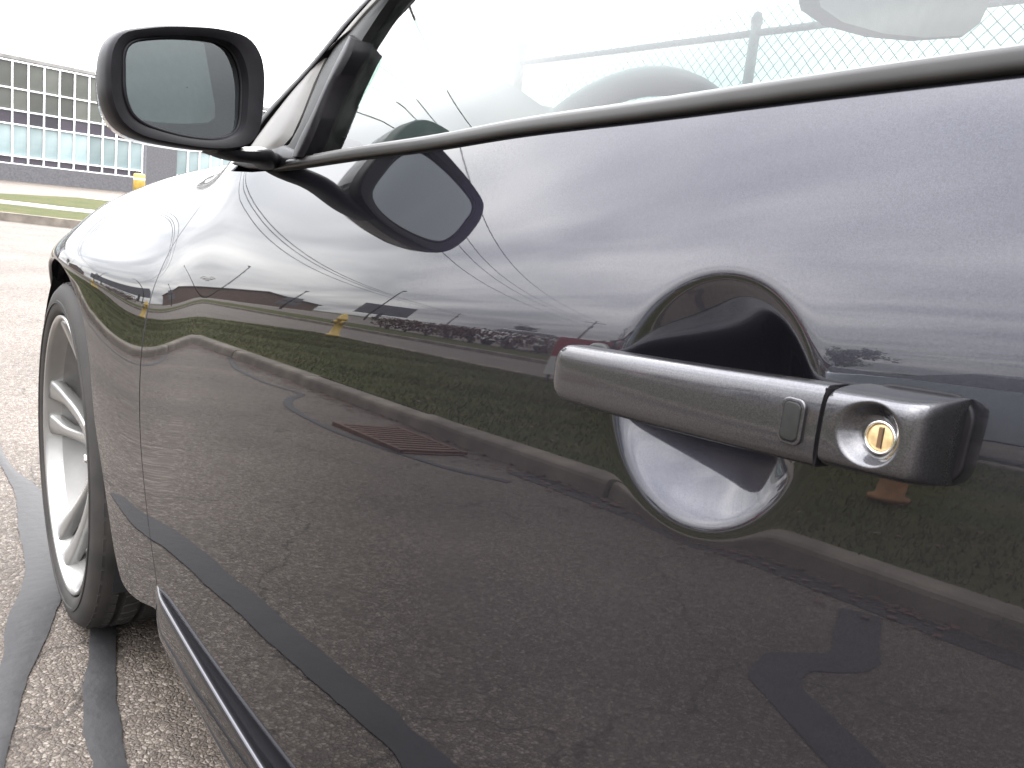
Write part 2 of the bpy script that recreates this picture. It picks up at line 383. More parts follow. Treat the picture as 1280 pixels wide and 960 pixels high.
    rr = t.nodes.new('ShaderNodeMapRange'); L(sp.outputs[1], rr.inputs['Value']); rr.inputs['To Min'].default_value = .55; rr.inputs['To Max'].default_value = .9; L(rr.outputs[0], b.inputs['Roughness'])
    # relief
    rh = t.nodes.new('ShaderNodeMapRange'); L(ve.outputs['Distance'], rh.inputs['Value']); rh.inputs['From Max'].default_value = .35
    hs = t.nodes.new('ShaderNodeMath'); hs.operation = 'MULTIPLY_ADD'; L(sp.outputs[2], hs.inputs[0]); hs.inputs[1].default_value = .9; hs.inputs[2].default_value = .35
    hh = t.nodes.new('ShaderNodeMath'); hh.operation = 'MULTIPLY'; L(rh.outputs[0], hh.inputs[0]); L(hs.outputs[0], hh.inputs[1])
    h2 = t.nodes.new('ShaderNodeMath'); h2.operation = 'MULTIPLY_ADD'; L(v2.outputs['Distance'], h2.inputs[0]); h2.inputs[1].default_value = -.35; L(hh.outputs[0], h2.inputs[2])
    h3 = t.nodes.new('ShaderNodeMath'); h3.operation = 'MULTIPLY'; L(h2.outputs[0], h3.inputs[0]); L(rc.outputs[0], h3.inputs[1])
    bp = t.nodes.new('ShaderNodeBump'); bp.inputs['Strength'].default_value = .55; bp.inputs['Distance'].default_value = .0055*stony; L(h3.outputs[0], bp.inputs['Height']); L(bp.outputs[0], b.inputs['Normal'])
    return m_
ASPH = asphalt_material('worn_asphalt', 118, .68)
ASPH2 = asphalt_material('street_asphalt', 60, .7)
# ---- body side surface y = B(x,z) -------------------------------------
def sm(a,b,x):
    t=np.clip((np.asarray(x,float)-a)/(b-a),0,1); return t*t*t*(t*(6*t-15)+10)
def _door_table():
    xs=np.linspace(-1.2,2.6,153); zs=np.linspace(.10,1.02,461)
    T=np.zeros((len(xs),len(zs)))
    dz=zs[1]-zs[0]
    for i,x in enumerate(xs):
        xe=max(-.05,min(x,1.5))
        zh=.838-.098*xe; th=2.8+7.3*xe
        tau=zs-zh; a=max(th-.6,1.)
        rt=27+25*max(0,xe-.5)
        lo=th-a*(1-np.exp(np.minimum(tau,0)*rt/a)); k=1-.5*float(sm(.6,1.15,xe))
        hi=th+9.5*(1-.35*float(sm(.7,1.2,xe)))*(1-np.exp(-np.maximum(tau,0)/.034))+14*np.maximum(tau-.1,0)+(1500*np.maximum(tau-.15,0)**2 if xe>.9 else 0)
        t=np.where(tau<0,lo,np.minimum(hi,75))
        g=np.tan(np.radians(t))
        c=np.concatenate([[0],np.cumsum((g[1:]+g[:-1])*.5*dz)])
        c0=np.interp(zh,zs,c)
        T[i]=-(c-c0)
    return xs,zs,T
_DX,_DZ,_DT=_door_table()
def _bil(x,z):
    x=np.asarray(x,float); z=np.asarray(z,float)
    def cub(p0,p1,p2,p3,t):
        return p1+.5*t*(p2-p0+t*(2*p0-5*p1+4*p2-p3+t*(3*(p1-p2)+p3-p0)))
    u=np.clip((x-_DX[0])/(_DX[1]-_DX[0]),1,len(_DX)-3); v=np.clip((z-_DZ[0])/(_DZ[1]-_DZ[0]),1,len(_DZ)-3)
    i=np.floor(u).astype(int); j=np.floor(v).astype(int); fu=u-i; fv=v-j
    r=[cub(_DT[i+k,j-1],_DT[i+k,j],_DT[i+k,j+1],_DT[i+k,j+2],fv) for k in (-1,0,1,2)]
    return cub(*r,fu)
_FZ=np.array([.10,.25,.40,.55,.62,.68,.727,.768,.816,.852,.888,.917,.94,.96,.98])
_FY=np.array([.02,.035,.050,.058,.059,.057,.048,.018,-.034,-.096,-.176,-.268,-.36,-.47,-.60])
def _spl(xk,yk):
    n=len(xk); h=np.diff(xk); A=np.zeros((n,n)); b=np.zeros(n); A[0,0]=A[-1,-1]=1
    for i in range(1,n-1):
        A[i,i-1]=h[i-1];A[i,i]=2*(h[i-1]+h[i]);A[i,i+1]=h[i]
        b[i]=3*((yk[i+1]-yk[i])/h[i]-(yk[i]-yk[i-1])/h[i-1])
    c=np.linalg.solve(A,b); d=np.diff(c)/(3*h); bb=np.diff(yk)/h-h*(2*c[:-1]+c[1:])/3
    def ev(x):
        x=np.clip(np.asarray(x,float),xk[0],xk[-1]); i=np.clip(np.searchsorted(xk,x)-1,0,n-2); t=x-xk[i]
        return yk[i]+t*(bb[i]+t*(c[i]+t*d[i]))
    return ev
_F=_spl(_FZ,_FY)
WX,WZ=1.78,.333
def B(x,z):
    x=np.asarray(x,float); z=np.asarray(z,float)
    D=_bil(x,z)
    w=sm(1.06,1.76,x)
    Fy=_F(z)-(.38+.75*sm(.68,.80,z))*np.maximum(x-1.74,0)**2*(1+.5*np.maximum(x-1.74,0))
    return D*(1-w)+Fy*w
def N(x,z,fn=None,e=6e-4):
    fn=fn or B
    gx=(fn(x+e,z)-fn(x-e,z))/(2*e); gz=(fn(x,z+e)-fn(x,z-e))/(2*e)
    n=np.stack([-gx,np.ones_like(gx),-gz],-1); return n/np.linalg.norm(n,axis=-1,keepdims=True)
# ---------------------------------------------------------------- ground, kerbs, verges
def kyf(x): return 2.26+.045*np.clip(x, -12, 17)
def sheet(name, poly, z, mt, kind='structure'):
    o = mesh(name, [(x, y, z) for x, y in poly], [tuple(range(len(poly)))], mt, smooth=False); tag(o, kind=kind); return o
tag(mesh('ground', [(-400,-400,0),(400,-400,0),(400,400,0),(-400,400,0)], [(0,1,2,3)], ASPH, smooth=False), kind='structure')
# tar crack-seal bands poured on the asphalt (thin, slightly domed strips)
def band(name, left, right, label, sub=10, z=.003, dome=.002):
    def res(L, n):
        L = np.array(L, float); s = np.concatenate([[0], np.cumsum(np.linalg.norm(np.diff(L, axis=0), axis=1))]); s /= s[-1]
        u = np.linspace(0, 1, n)
        return np.stack([np.interp(u, s, L[:, 0]), np.interp(u, s, L[:, 1])], 1)
    n = len(left)*sub
    l, r = res(left, n), res(right, n)
    # soften corners and roughen the poured edge
    for A in (l, r):
        for _ in range(sub//2): A[1:-1] = (A[:-2]+2*A[1:-1]+A[2:])/4
        A += np.convolve(rng.normal(0, .006, n+4), np.ones(5)/5, 'valid')[:, None]*np.array([[.6, .8]])
    V = []; K = 5
    for i in range(n):
        for k in range(K):
            w = k/(K-1); p = l[i]*(1-w)+r[i]*w
            V.append((p[0], p[1], z+dome*(1-(2*w-1)**2)))
    F = grid_faces(n, K)
    a, b, c = (np.array(V[q]) for q in F[len(F)//2][:3])
    if np.cross(b-a, c-a)[2] < 0: F = [q[::-1] for q in F]
    o = mesh(name, V, F, TAR); tag(o, label, 'tar seal', 'tar bands sealing the cracks in the asphalt'); return o
def center_band(path, w, label, **k):
    P = np.array(path, float); T = np.gradient(P, axis=0); T /= np.linalg.norm(T, axis=1)[:, None]
    Nn = np.stack([-T[:, 1], T[:, 0]], 1); ww = np.broadcast_to(w, (len(P),))[:, None]/2
    return band('tar_band', P-Nn*ww, P+Nn*ww, label, **k)
center_band([(3.6,.0),(2.95,.02),(2.77,.012),(2.58,-.012),(2.26,.010),(2.0,.022),(1.80,.085),(1.53,.155),(1.30,.20),(.8,.29)], (.02,.025,.03,.06,.075,.082,.085,.04,.022,.02), 'broad tar band bending past the outer side of the front tyre')
band('tar_band', [(1.86,.03),(1.702,-.001),(1.482,.049),(1.434,.062),(1.318,.078),(1.1,.11),(.8,.15)],
     [(1.86,-.05),(1.683,-.048),(1.488,-.003),(1.40,.016),(1.30,.026),(1.1,.055),(.8,.09)], 'straight tar band running out from under the front tyre', z=.0035)
center_band([(2.5,.43),(2.137,.463),(1.9,.468),(1.6,.477),(1.4,.484),(1.2,.494),(1.0,.495),(.6,.50),(.1,.53)], .078, 'straight tar band alongside the car door', z=.003)
center_band([(1.22,2.1),(1.105,1.88),(1.02,1.74),(1.0,1.65),(1.07,1.52),(1.01,1.376),(.893,1.31),(.779,1.245),(.6,1.14),(.3,1.0)], .115, 'hooked tar band between the car and the kerb', z=.003)
center_band([(14,6.2),(12.2,4.6),(9.5,3.05),(6.786,2.27),(5.903,2.19),(5.5,2.30),(5.2,2.05),(4.8,1.88),(4.423,1.821),(3.936,1.796),(3.631,1.853),(3.2,1.95),(2.9,2.1)][2:], .05, 'thin wavering tar band beside the kerb', z=.003)
center_band([(x_, float(kyf(x_))-.10) for x_ in (3.1, 2.4, 1.8, 1.4, .8, -.5)], .13, 'tar band along the foot of the kerb', z=.003)
# kerb and verge on the open side of the car
KY = 2.40
def kerb_strip(name, x0, x1, y0, w, h, seg=1.8):
    """kerb laid in cast lengths with a rounded arris and open joints"""
    k = tag(bpy.data.objects.new(name, None), kind='structure'); COL.objects.link(k); k.location = ((x0+x1)/2, y0, 0)
    pr = [(0, -.02), (0, h-.03), (.006, h-.012), (.022, h-.002), (.045, h), (w, h), (w, -.02)]
    me = None; x = x0; i = 0
    while x < x1-.1:
        if me is None:
            V = [(xx, a, b) for xx in (0, seg-.012) for a, b in pr]
            o = mesh('kerb_length', V, grid_faces(2, len(pr))+[tuple(range(len(pr)))[::-1], tuple(range(len(pr), 2*len(pr)))], KERB, None, smooth=False); me = o.data; o.parent = k
        else: o = share('kerb_length', me, k)
        o.location = (x-k.location.x, random.uniform(-.012, .012)+(float(kyf(x))-y0 if y0 < 5 else 0), random.uniform(-.008, .006)); o.rotation_euler = (0, 0, random.uniform(-.006, .006)+(.045 if y0 < 5 else 0))
        x += seg; i += 1
    return k
kerb_strip('kerb', -10, 16.9, KY, .14, .10)
def slab(name, x0, x1, y0, y1, z, mt):
    V = []; nx, ny = 60, 14
    for i in range(nx):
        for j in range(ny):
            x = x0+(x1-x0)*i/(nx-1); ya = float(kyf(x))+.15 if y0 is None else y0; y = ya+(y1-ya)*j/(ny-1)
            e = min(j, ny-1-j)/(ny-1)
            V.append((x, y, z+(.02*math.sin(x*.9)*math.cos(y*1.3)*e+.006*math.sin(x*2.3+y*2.1))*min(1, e*6)))
    o = mesh(name, V, grid_faces(nx, ny), mt); tag(o, kind='structure'); return o
slab('verge', -10, 17, None, 7.2, .095, GREENG)
kerb_strip('kerb', -10, 16.9, 7.2, .16, .125, seg=3.0)
sheet('street', [(-60, 7.36), (90, 7.36), (90, 12.6), (-60, 12.6)], .004, ASPH2)
kerb_strip('kerb', -10, 62, 12.6, .16, .12, seg=4.5)
slab('lawn', -60, 120, 12.76, 17.5, .12, GREENG)
sheet('parking_lot', [(-60, 17.5), (120, 17.5), (120, 60), (-60, 60)], .005, ASPH2)
tag(mesh('far_lawn', [(-150,60,.006),(200,60,.006),(200,200,.006),(-150,200,.006)], [(0,1,2,3)], GREENG, smooth=False), kind='structure')
# grass on the verge: uncountable blades
def blades(name, n, x0, x1, y0, y1, z, hmin, hmax, label):
    x = x0+(x1-x0)*rng.random(n)**1.3; ya = kyf(x)+.15; y = ya+(y1-ya)*rng.random(n)
    a = rng.random(n)*2*math.pi; h = hmin+(hmax-hmin)*rng.random(n)**1.5; w = .0035+.004*rng.random(n)
    lx = rng.normal(0, .018, n); ly = rng.normal(0, .018, n)
    V = np.zeros((n*3, 3))
    V[0::3] = np.stack([x-np.cos(a)*w, y-np.sin(a)*w, np.full(n, z)], 1)
    V[1::3] = np.stack([x+np.cos(a)*w, y+np.sin(a)*w, np.full(n, z)], 1)
    V[2::3] = np.stack([x+lx, y+ly, z+h], 1)
    me = bpy.data.meshes.new(name); me.vertices.add(n*3); me.vertices.foreach_set('co', V.ravel())
    me.loops.add(n*3); me.loops.foreach_set('vertex_index', np.arange(n*3, dtype=np.int32))
    me.polygons.add(n); me.polygons.foreach_set('loop_start', np.arange(0, n*3, 3, dtype=np.int32))
    me.materials.append(GRASSB); me.update(calc_edges=True)
    o = bpy.data.objects.new(name, me); COL.objects.link(o); tag(o, label, 'grass', kind='stuff'); return o
blades('verge_grass', 90000, .3, 16.5, KY+.15, 7.2, .08, .02, .06, 'short yellowing grass growing on the verge behind the kerb')
# reddish leaves blown along the kerb
n = 1500; V = []; Fq = []
for i in range(n):
    if random.random() < .7: x = random.uniform(1, 13); y, z = float(kyf(x))-abs(random.gauss(0, .10))-.01, .006
    else: x = random.uniform(.5, 13); y, z = float(kyf(x))+.2+abs(random.gauss(0, .6)), .135
    s = random.uniform(.007, .018); a = random.random()*6.28; t1 = random.uniform(-.4, .4)
    q = [(-1,-.5),(0,-.8),(1,0),(0,.8),(-1,.5)]
    b0 = len(V)
    for u, v in q:
        V.append((x+s*(u*math.cos(a)-v*math.sin(a)), y+s*(u*math.sin(a)+v*math.cos(a)), z+.002+s*.3*(u*t1+abs(v)*.4)+s*.15))
    Fq.append(tuple(range(b0, b0+5)))
tag(mesh('fallen_leaves', V, Fq, LEAFR, smooth=False), 'dry red leaves gathered along the kerb and on the grass', 'leaves', kind='stuff')
# drain cover in the gutter
g = MB(); cx, cy = 3.85, 2.08
g.box((cx-.36, cy-.2, .001), (cx+.36, cy+.2, .008))
gr = g.build('drain_cover', RUST); tag(gr, 'rusty iron drain cover set in the asphalt near the kerb', 'drain cover')
for i in range(11):
    x = cx-.32+i*.064
    MB().box((x-.018, cy-.17, .008), (x+.018, cy+.17, .022)).build('grate_bar', RUST, gr)
MB().box((cx-.36, cy-.2, .008), (cx+.36, cy-.175, .024)).build('frame_side', RUST, gr); MB().box((cx-.36, cy+.175, .008), (cx+.36, cy+.2, .024)).build('frame_side', RUST, gr)

# ---------------------------------------------------------------- street in front of the car
NV = np.array([.794, -.607]); TV = np.array([.607, .794])
def strip_pts(n0, n1, t0=-60, t1=13.5): return [tuple(NV*n0+TV*t0), tuple(NV*n1+TV*t0), tuple(NV*n1+TV*t1), tuple(NV*n0+TV*t1)]
def raised(name, n0, n1, z, mt):
    p = strip_pts(n0, n1); V = [(x, y, -.02) for x, y in p]+[(x, y, z) for x, y in p]
    a = np.array(V)
    F = [(4,5,6,7),(0,4,7,3)[::-1],(1,2,6,5)[::-1],(0,1,5,4),(3,7,6,2)]
    o = mesh(name, V, F, mt, smooth=False); tag(o, kind='structure'); return o
def fix_normals(o):
    import bmesh
    bm = bmesh.new(); bm.from_mesh(o.data); bmesh.ops.recalc_face_normals(bm, faces=bm.faces); bm.to_mesh(o.data); bm.free()
for a in (('front_kerb', 13.5, 13.66, .13, KERB), ('front_verge', 13.66, 16.6, .125, GREENG), ('front_pavement', 16.6, 18.0, .14, CONC), ('front_lawn', 18.0, 25.6, .15, GREENG), ('forecourt', 25.6, 47.0, .16, CONC)):
    fix_normals(raised(*a))

# ---------------------------------------------------------------- glass-fronted building ahead
FA = np.array([56.774, -5.921]); FD = np.array([.277, -.961]); FD /= np.linalg.norm(FD); FN = np.array([-FD[1], FD[0]])
if np.dot(FN, -FA) < 0: FN = -FN        # towards the camera
bang = math.atan2(FD[1], FD[0])
bld = root('office_building', (FA[0], FA[1], 0), 'low office block with dark glass panel grid and pale teal window band', 'building', rz=bang)
# local axes: x along the facade, y = depth (negative is towards the camera when FN is local -y)
sgn = 1 if np.dot(FN, np.array([-math.sin(bang), math.cos(bang)])) > 0 else -1   # +1: front is local +y
MOD = .86; ROWS = [(.98, 1.39, SPAN2), (1.39, 3.12, TEAL), (3.12, 3.86, SPAN2), (3.86, 5.03, SPAN1), (5.03, 6.50, SPAN1)]
def lbox(name, x0, x1, z0, z1, d0, d1, mt, parent=bld):
    a, b = sorted((sgn*d0, sgn*d1))
    return MB().box((x0, a, z0), (x1, b, z1)).build(name, mt, parent, world=False)
core = lbox('core_wall', -14, 22.5, 0, 6.55, -12, -.10, SPAN2)
lbox('roof', -14.1, 22.6, 6.55, 6.75, -12.1, .06, ROOFG)
lbox('brick_base', -14, 8.35, 0, .95, -.10, .12, BRICKG)
lbox('brick_pier', 8.35, 10.55, 0, 6.5, -.10, .22, BRICKG)
lbox('brick_base', 10.55, 22.5, 0, .95, -.10, .12, BRICKG)
pane_cache = {}
def pane(x0, x1, z0, z1, mt):
    key = (round(x1-x0, 3), round(z1-z0, 3), mt.name)
    if key not in pane_cache:
        o = MB().box((0, 0, 0), (x1-x0, .03, z1-z0)).build('pane', mt, bld, world=False); pane_cache[key] = o.data
    else: o = share('pane', pane_cache[key], bld)
    o.location = (x0, -.06*sgn-.015+random.uniform(-.004, .004), z0); o.rotation_euler = (random.uniform(-.006, .006), 0, random.uniform(-.006, .006))
xs = [(-14+MOD*i) for i in range(26)]
mv = {}
def mull(name, x0, x1, z0, z1):
    return lbox(name, x0, x1, z0, z1, -.03, .055, WHITEP)
for (sx, ex) in ((-13.9, 8.3), (10.6, 22.4)):
    nmod = int(round((ex-sx)/MOD)); w = (ex-sx)/nmod
    for i in range(nmod+1):
        x = sx+i*w
        if 'v' not in mv: o = mull('mullion', -.035, .035, .95, 6.5); mv['v'] = o.data
        else: o = share('mullion', mv['v'], bld)
        o.location = (x, 0, 0)
        if i < nmod:
            for z0, z1, mt in ROWS: pane(x+.035, x+w-.035, z0+.03, z1-.03, mt)
    for z in (.965, 1.39, 3.12, 3.86, 5.03, 6.47):
        lbox('transom', sx-.03, ex+.03, z-.035, z+.035, -.028, .062, WHITEP)
def bollard(x, y, mt, h, label, cat='bollard', r=.085):
    b = root('bollard', (x, y, 0), label, cat)
    MB().lathe([(0, .0), (r, .0), (r, h-.08), (r*.93, h-.03), (r*.6, h), (0, h+.01)], (0,0,0), 'z', 20).build('post', mt, b, smooth=True, world=False)
    MB().lathe([(r+.05, .0), (r+.05, .05), (r, .09)], (0,0,0), 'z', 20).build('footing', CONC, b, smooth=True, world=False)
    MB().lathe([(r+.003, h*.72), (r+.004, h*.73), (r+.004, h*.80), (r+.003, h*.81)], (0,0,0), 'z', 20).build('reflective_band', SIGNW, b, world=False)
bp_ = CAM+(FW+RT*(174-640)/F_PX-UP*(228-480)/F_PX)*44
bollard(bp_[0], bp_[1], YELL, 1.15, 'yellow bollard in front of the grey brick pier', r=.28)
pp = CAM+(FW+RT*(180.5-640)/F_PX-UP*(228-480)/F_PX)*46
sp_ = root('sign_post', (pp[0], pp[1], 0.16), 'thin dark post behind the yellow bollard', 'post')
MB().tube([(0,0,0),(0,0,2.75)], .06, 10).build('pole', SIGNG, sp_, world=False); MB().box((-.12,-.12,0),(.12,.12,.05)).build('base_plate', SIGNG, sp_, world=False)

# ---------------------------------------------------------------- chain-link fence on the far side
FY = -4.5; FH = 2.40
fence = root('chain_link_fence', (1.4, FY, 0), 'tall galvanised chain-link fence standing beyond the car', 'fence')
posts = [6.73, 4.08, 1.40, -1.30, -4.0]
for i, x in enumerate(posts):
    r = .045 if i == 0 else .035
    pt = MB().tube([(x, FY, 0), (x, FY, FH+(.03 if i == 0 else -.04))], r, 14).build('fence_post', STEEL, fence, smooth=True)
    MB().lathe([(0, .05), (r*.7, .04), (r*1.15, .0), (r*1.15, -.03)], (x, FY, FH+(.03 if i == 0 else -.04)), 'z', 14).build('post_cap', STEEL, pt, smooth=True)
    for z in (.5, 1.2, 1.9): MB().tube([(x-.001, FY, z), (x+.001, FY, z+.02)], r+.006, 12).build('tension_band', STEEL, pt, smooth=True)
for a, b in zip(posts[:-1], posts[1:]):
    MB().tube([(a, FY, FH-.13), (b, FY, FH-.13)], .024, 10).build('top_rail', STEEL, fence, smooth=True)
    MB().tube([(a, FY, .12), (b, FY, .12)], .003, 6).build('tension_wire', STEEL, fence)
x0, x1, z0, z1 = posts[-1], posts[0], .04, FH+.02
fm = MB(); pitch = .085
for fam in (1, -1):
    s0 = x0-(z1-z0) if fam == 1 else x0; s = s0
    while s < x1+(z1-z0):
        pts = []
        for t in np.linspace(0, z1-z0, 29):
            x = s+fam*t
            if x0 <= x <= x1: pts.append((x+random.uniform(-.001, .001), FY+.03+.004*fam*(1 if int(t/(pitch/2)) % 2 else -1), z0+t))
        if len(pts) > 1: fm.tube(pts, .0028, 4, caps=False)
        s += pitch
tag(fm.build('wire_mesh', STEEL, fence, smooth=True), kind='stuff')
gp = root('gate_post', (7.55, FY-.2, 0), 'slim galvanised gate post standing alone past the fence end', 'post')
MB().tube([(0,0,0),(0,0,2.5)], .04, 12).build('pole', STEEL, gp, smooth=True, world=False); MB().lathe([(0,.05),(.03,.04),(.046,0),(.046,-.03)], (0,0,2.5), 'z', 12).build('post_cap', STEEL, gp, smooth=True, world=False)
# ---------------------------------------------------------------- the car
YC = -.88                      # centre plane of the car
car = root('car', (.35, YC, 0), 'dark graphite metallic two-door car parked on the asphalt', 'car')
def mir(P): P = np.array(P, float); P[..., 1] = 2*YC-P[..., 1]; return P

CUT = np.array([(.93,1.06),(.905,1.11),(.89,1.155),(.87,1.205),(.85,1.235),(.82,1.255),(.79,1.272),(.75,1.278),(.7,1.281),(.65,1.279),(.6,1.268),(.55,1.249),(.5,1.223),(.45,1.187),(.4,1.146),(.36,1.108),(.33,1.085),(.28,1.07)])[::-1]
_cut = _spl(CUT[:, 0], CUT[:, 1])
def cut(z): return _cut(z)
ZB = _spl(np.array([-1.3,-.5,0,.17,.298,.386,.52,.622,.776,.958,1.06]), np.array([.962,.952,.948,.9425,.936,.931,.924,.916,.907,.894,.889]))
ZBOT = _spl(np.array([-.6, 0, .5, .8, 1.0, 1.12]), np.array([.318, .318, .322, .327, .337, .345]))
# hand cup pressed into the door skin behind the grip
HX, HZ, HR = .2795, .7885, .0595
def cup(x, z):
    dx = (x-HX)/.0602; dz = (z-HZ)/.0612
    r = np.sqrt(dx*dx+dz*dz+1e-12)
    dep = .034*np.clip(1-r**2, 0, 1)
    # rounded rim
    k = .0016; a = .0195*(1-np.minimum(r, 1.6)**2.0)
    return -k*np.logaddexp(0, a/k)
def DOORF(x, z):
    x = np.asarray(x, float); z = np.asarray(z, float)
    near = (np.abs(x-HX) < .14) & (np.abs(z-HZ) < .14)
    c = cup(x, z); fade = 1-sm(1.25, 1.6, np.sqrt(((x-HX)/.059)**2+((z-HZ)/.0612)**2))
    return B(x, z)+np.where(near, c*fade, 0)
def seq(*spec):
    out = []
    for a, b, st in spec:
        n = max(2, int(round(abs(b-a)/st))+1); out += list(np.linspace(a, b, n)[:-1])
    out.append(spec[-1][1]); return np.array(out)
XF = seq((-.42, .10, .02), (.10, .205, .005), (.205, .355, .0009), (.355, .50, .005))
U2 = seq((0, .6, .015), (.6, 1, .005))[1:]
ZL = seq((0, 1, .035)); ZMID = seq((.70, .715, .003), (.715, .862, .0009), (.862, .875, .003)); ZU = seq((0, 1, .06))[1:]
def door_mesh(name, fine=True):
    cols = [('f', x) for x in (XF if fine else XF[::12])]+[('u', u) for u in (U2 if fine else U2[::6])]
    if cols[-1] != ('u', U2[-1]): cols.append(('u', U2[-1]))
    rows = [('l', v) for v in ZL[:-1]]+[('m', z) for z in (ZMID if fine else ZMID[::20])]+[('u', v) for v in ZU]
    nz = len(rows)
    X = np.zeros((len(cols), nz)); Z = np.zeros_like(X)
    for it in range(3):
        for j, (k, v) in enumerate(rows):
            for i, (c, u) in enumerate(cols):
                x = u if c == 'f' else .5+(float(X[i, j]*0)+0)*0
                X[i, j] = u if c == 'f' else X[i, j]
        break
    zz = np.array([v if k == 'm' else 0 for k, v in rows])
    for i, (c, u) in enumerate(cols):
        xg = u if c == 'f' else .5+.75*u
        for rep in range(4 if c == 'u' else 1):
            xr = np.full(nz, u) if c == 'f' else (X[i] if rep else np.full(nz, xg))
            zb = ZB(xr); zt = ZBOT(np.minimum(xr, 1.12))
            z = np.where([k == 'l' for k, _ in rows], zt+(.70-zt)*np.array([v for _, v in rows]),
                np.where([k == 'm' for k, _ in rows], zz, .875+(zb-.875)*np.array([v for _, v in rows])))
            Z[i] = z
            X[i] = u if c == 'f' else .5+(cut(z)-.002-.5)*u
    Y = DOORF(X, Z); Nn = N(X, Z, DOORF)
    V = np.stack([X, Y, Z], -1)
    # folded edges: front (towards the shut line), bottom
    def fold(Vb, Nb, out):
        res = []
        for o_, d_, w in ((.0008, .0003, .35), (.0013, .0012, .75), (.0014, .004, .97), (.0012, .018, 1.0)):
            nn = Nb*(1-w)+out*w; nn /= np.linalg.norm(nn, axis=-1, keepdims=True)
            res.append((Vb+out*o_-Nb*d_, nn))
        return res
    VV = [V]; NN = [Nn]
    out = np.zeros_like(V[-1]); out[:, 0] = 1
    ex = fold(V[-1], Nn[-1], out)
    V = np.concatenate([V]+[e[0][None] for e in ex], 0); Nn = np.concatenate([Nn]+[e[1][None] for e in ex], 0)
    outb = np.zeros_like(V[:, 0]); outb[:, 2] = -1
    ex = fold(V[:, 0], Nn[:, 0], outb)
    V = np.concatenate([e[0][:, None] for e in ex[::-1]]+[V], 1); Nn = np.concatenate([e[1][:, None] for e in ex[::-1]]+[Nn], 1)
    nu, nv = V.shape[:2]
    return V.reshape(-1, 3), grid_faces(nu, nv, flip=True), Nn.reshape(-1, 3)
v, f_, nn = door_mesh('door')
door = mesh('door', v, f_, PAINT, car, normals=nn)
door['label'] = 'dark graphite driver door with a round hand cup'
v, f_, nn = door_mesh('door', fine=False)
fd = mir(v); fn = nn.copy(); fn[:, 1] *= -1
fdoor = mesh('door', fd, [q[::-1] for q in f_], PAINT, car, normals=fn)

# front fender: loft between the wheel-arch edge and the outer outline
ARCH = np.array([(1.105,.318),(1.16,.302),(1.215,.291),(1.262,.291),(1.300,.309),(1.352,.360),(1.405,.425),(1.455,.492),(1.487,.562),(1.535,.630),(1.605,.676),(1.70,.703),(1.80,.708),(1.92,.688),(2.02,.640),(2.10,.560),(2.14,.460),(2.15,.340),(2.145,.26)])
def resample(P, n, w=None):
    P = np.array(P, float); s = np.concatenate([[0], np.cumsum(np.linalg.norm(np.diff(P, axis=0), axis=1))]); s /= s[-1]
    u = np.linspace(0, 1, n) if w is None else w
    return np.stack([_spl(s, P[:, k])(u) for k in range(P.shape[1])], 1)
NZS = 300
zs = np.linspace(.318, .905, NZS)
outer = [(float(cut(z))+.0022, z) for z in zs]+[(1.16,.918),(1.25,.930),(1.40,.943),(1.6,.950),(1.8,.945),(2.0,.93),(2.2,.90),(2.4,.85),(2.52,.80),(2.58,.72),(2.60,.6),(2.60,.45),(2.58,.30),(2.56,.26)]
na, nr = 420, 130
IN = resample(ARCH, na)
# match the outer outline to the arch: share of path length per segment
so_ = np.interp(np.linspace(0, 1, na), [0, .12, .30, .42, .51, .62, .80, 1.0], [0, .045, .115, .165, .236, .48, .77, 1.0])
OUT = np.array(outer, float); ss = np.concatenate([[0], np.cumsum(np.linalg.norm(np.diff(OUT, axis=0), axis=1))]); ss /= ss[-1]
OUTR = np.stack([np.interp(so_, ss, OUT[:, k]) for k in (0, 1)], 1)
rr = 1-(1-np.linspace(0, 1, nr))**1.4
PX = IN[:, None, 0]*(1-rr)+OUTR[:, None, 0]*rr; PZ = IN[:, None, 1]*(1-rr)+OUTR[:, None, 1]*rr
# keep columns near the shut line exactly on it
PY = B(PX, PZ); FN_ = N(PX, PZ)
FV = np.stack([PX, PY, PZ], -1)
cdir = np.stack([WX-PX[:, 0], np.zeros(na), WZ-PZ[:, 0]], -1); cdir /= np.linalg.norm(cdir, axis=-1, keepdims=True)
extra_in = []
for o_, d_, w in ((.0015, .0006, .35), (.003, .003, .75), (.0032, .008, .97), (.0, .030, 1.0)):
    q = FN_[:, 0]*(1-w)+cdir*w; extra_in.append((FV[:, 0]+cdir*o_-np.array([0, 1, 0])*d_, q/np.linalg.norm(q, axis=-1, keepdims=True)))
od = np.zeros((na, 3)); od[:, 0] = -1
isrear = (so_ < ss[NZS-1]+.002)
extra_out = []
for o_, d_, w in ((.0008, .0003, .35), (.0013, .0012, .75), (.0014, .004, .97), (.0012, .018, 1.0)):
    q = FN_[:, -1]*(1-w)+od*w; q /= np.linalg.norm(q, axis=-1, keepdims=True)
    k = isrear[:, None]
    extra_out.append((np.where(k, FV[:, -1]+od*o_-FN_[:, -1]*d_, FV[:, -1]-FN_[:, -1]*d_*.5), np.where(k, q, FN_[:, -1])))
AV = np.concatenate([e[0][:, None] for e in extra_in[::-1]]+[FV]+[e[0][:, None] for e in extra_out], 1)
AN = np.concatenate([e[1][:, None] for e in extra_in[::-1]]+[FN_]+[e[1][:, None] for e in extra_out], 1)
ff = grid_faces(na, AV.shape[1], flip=False)
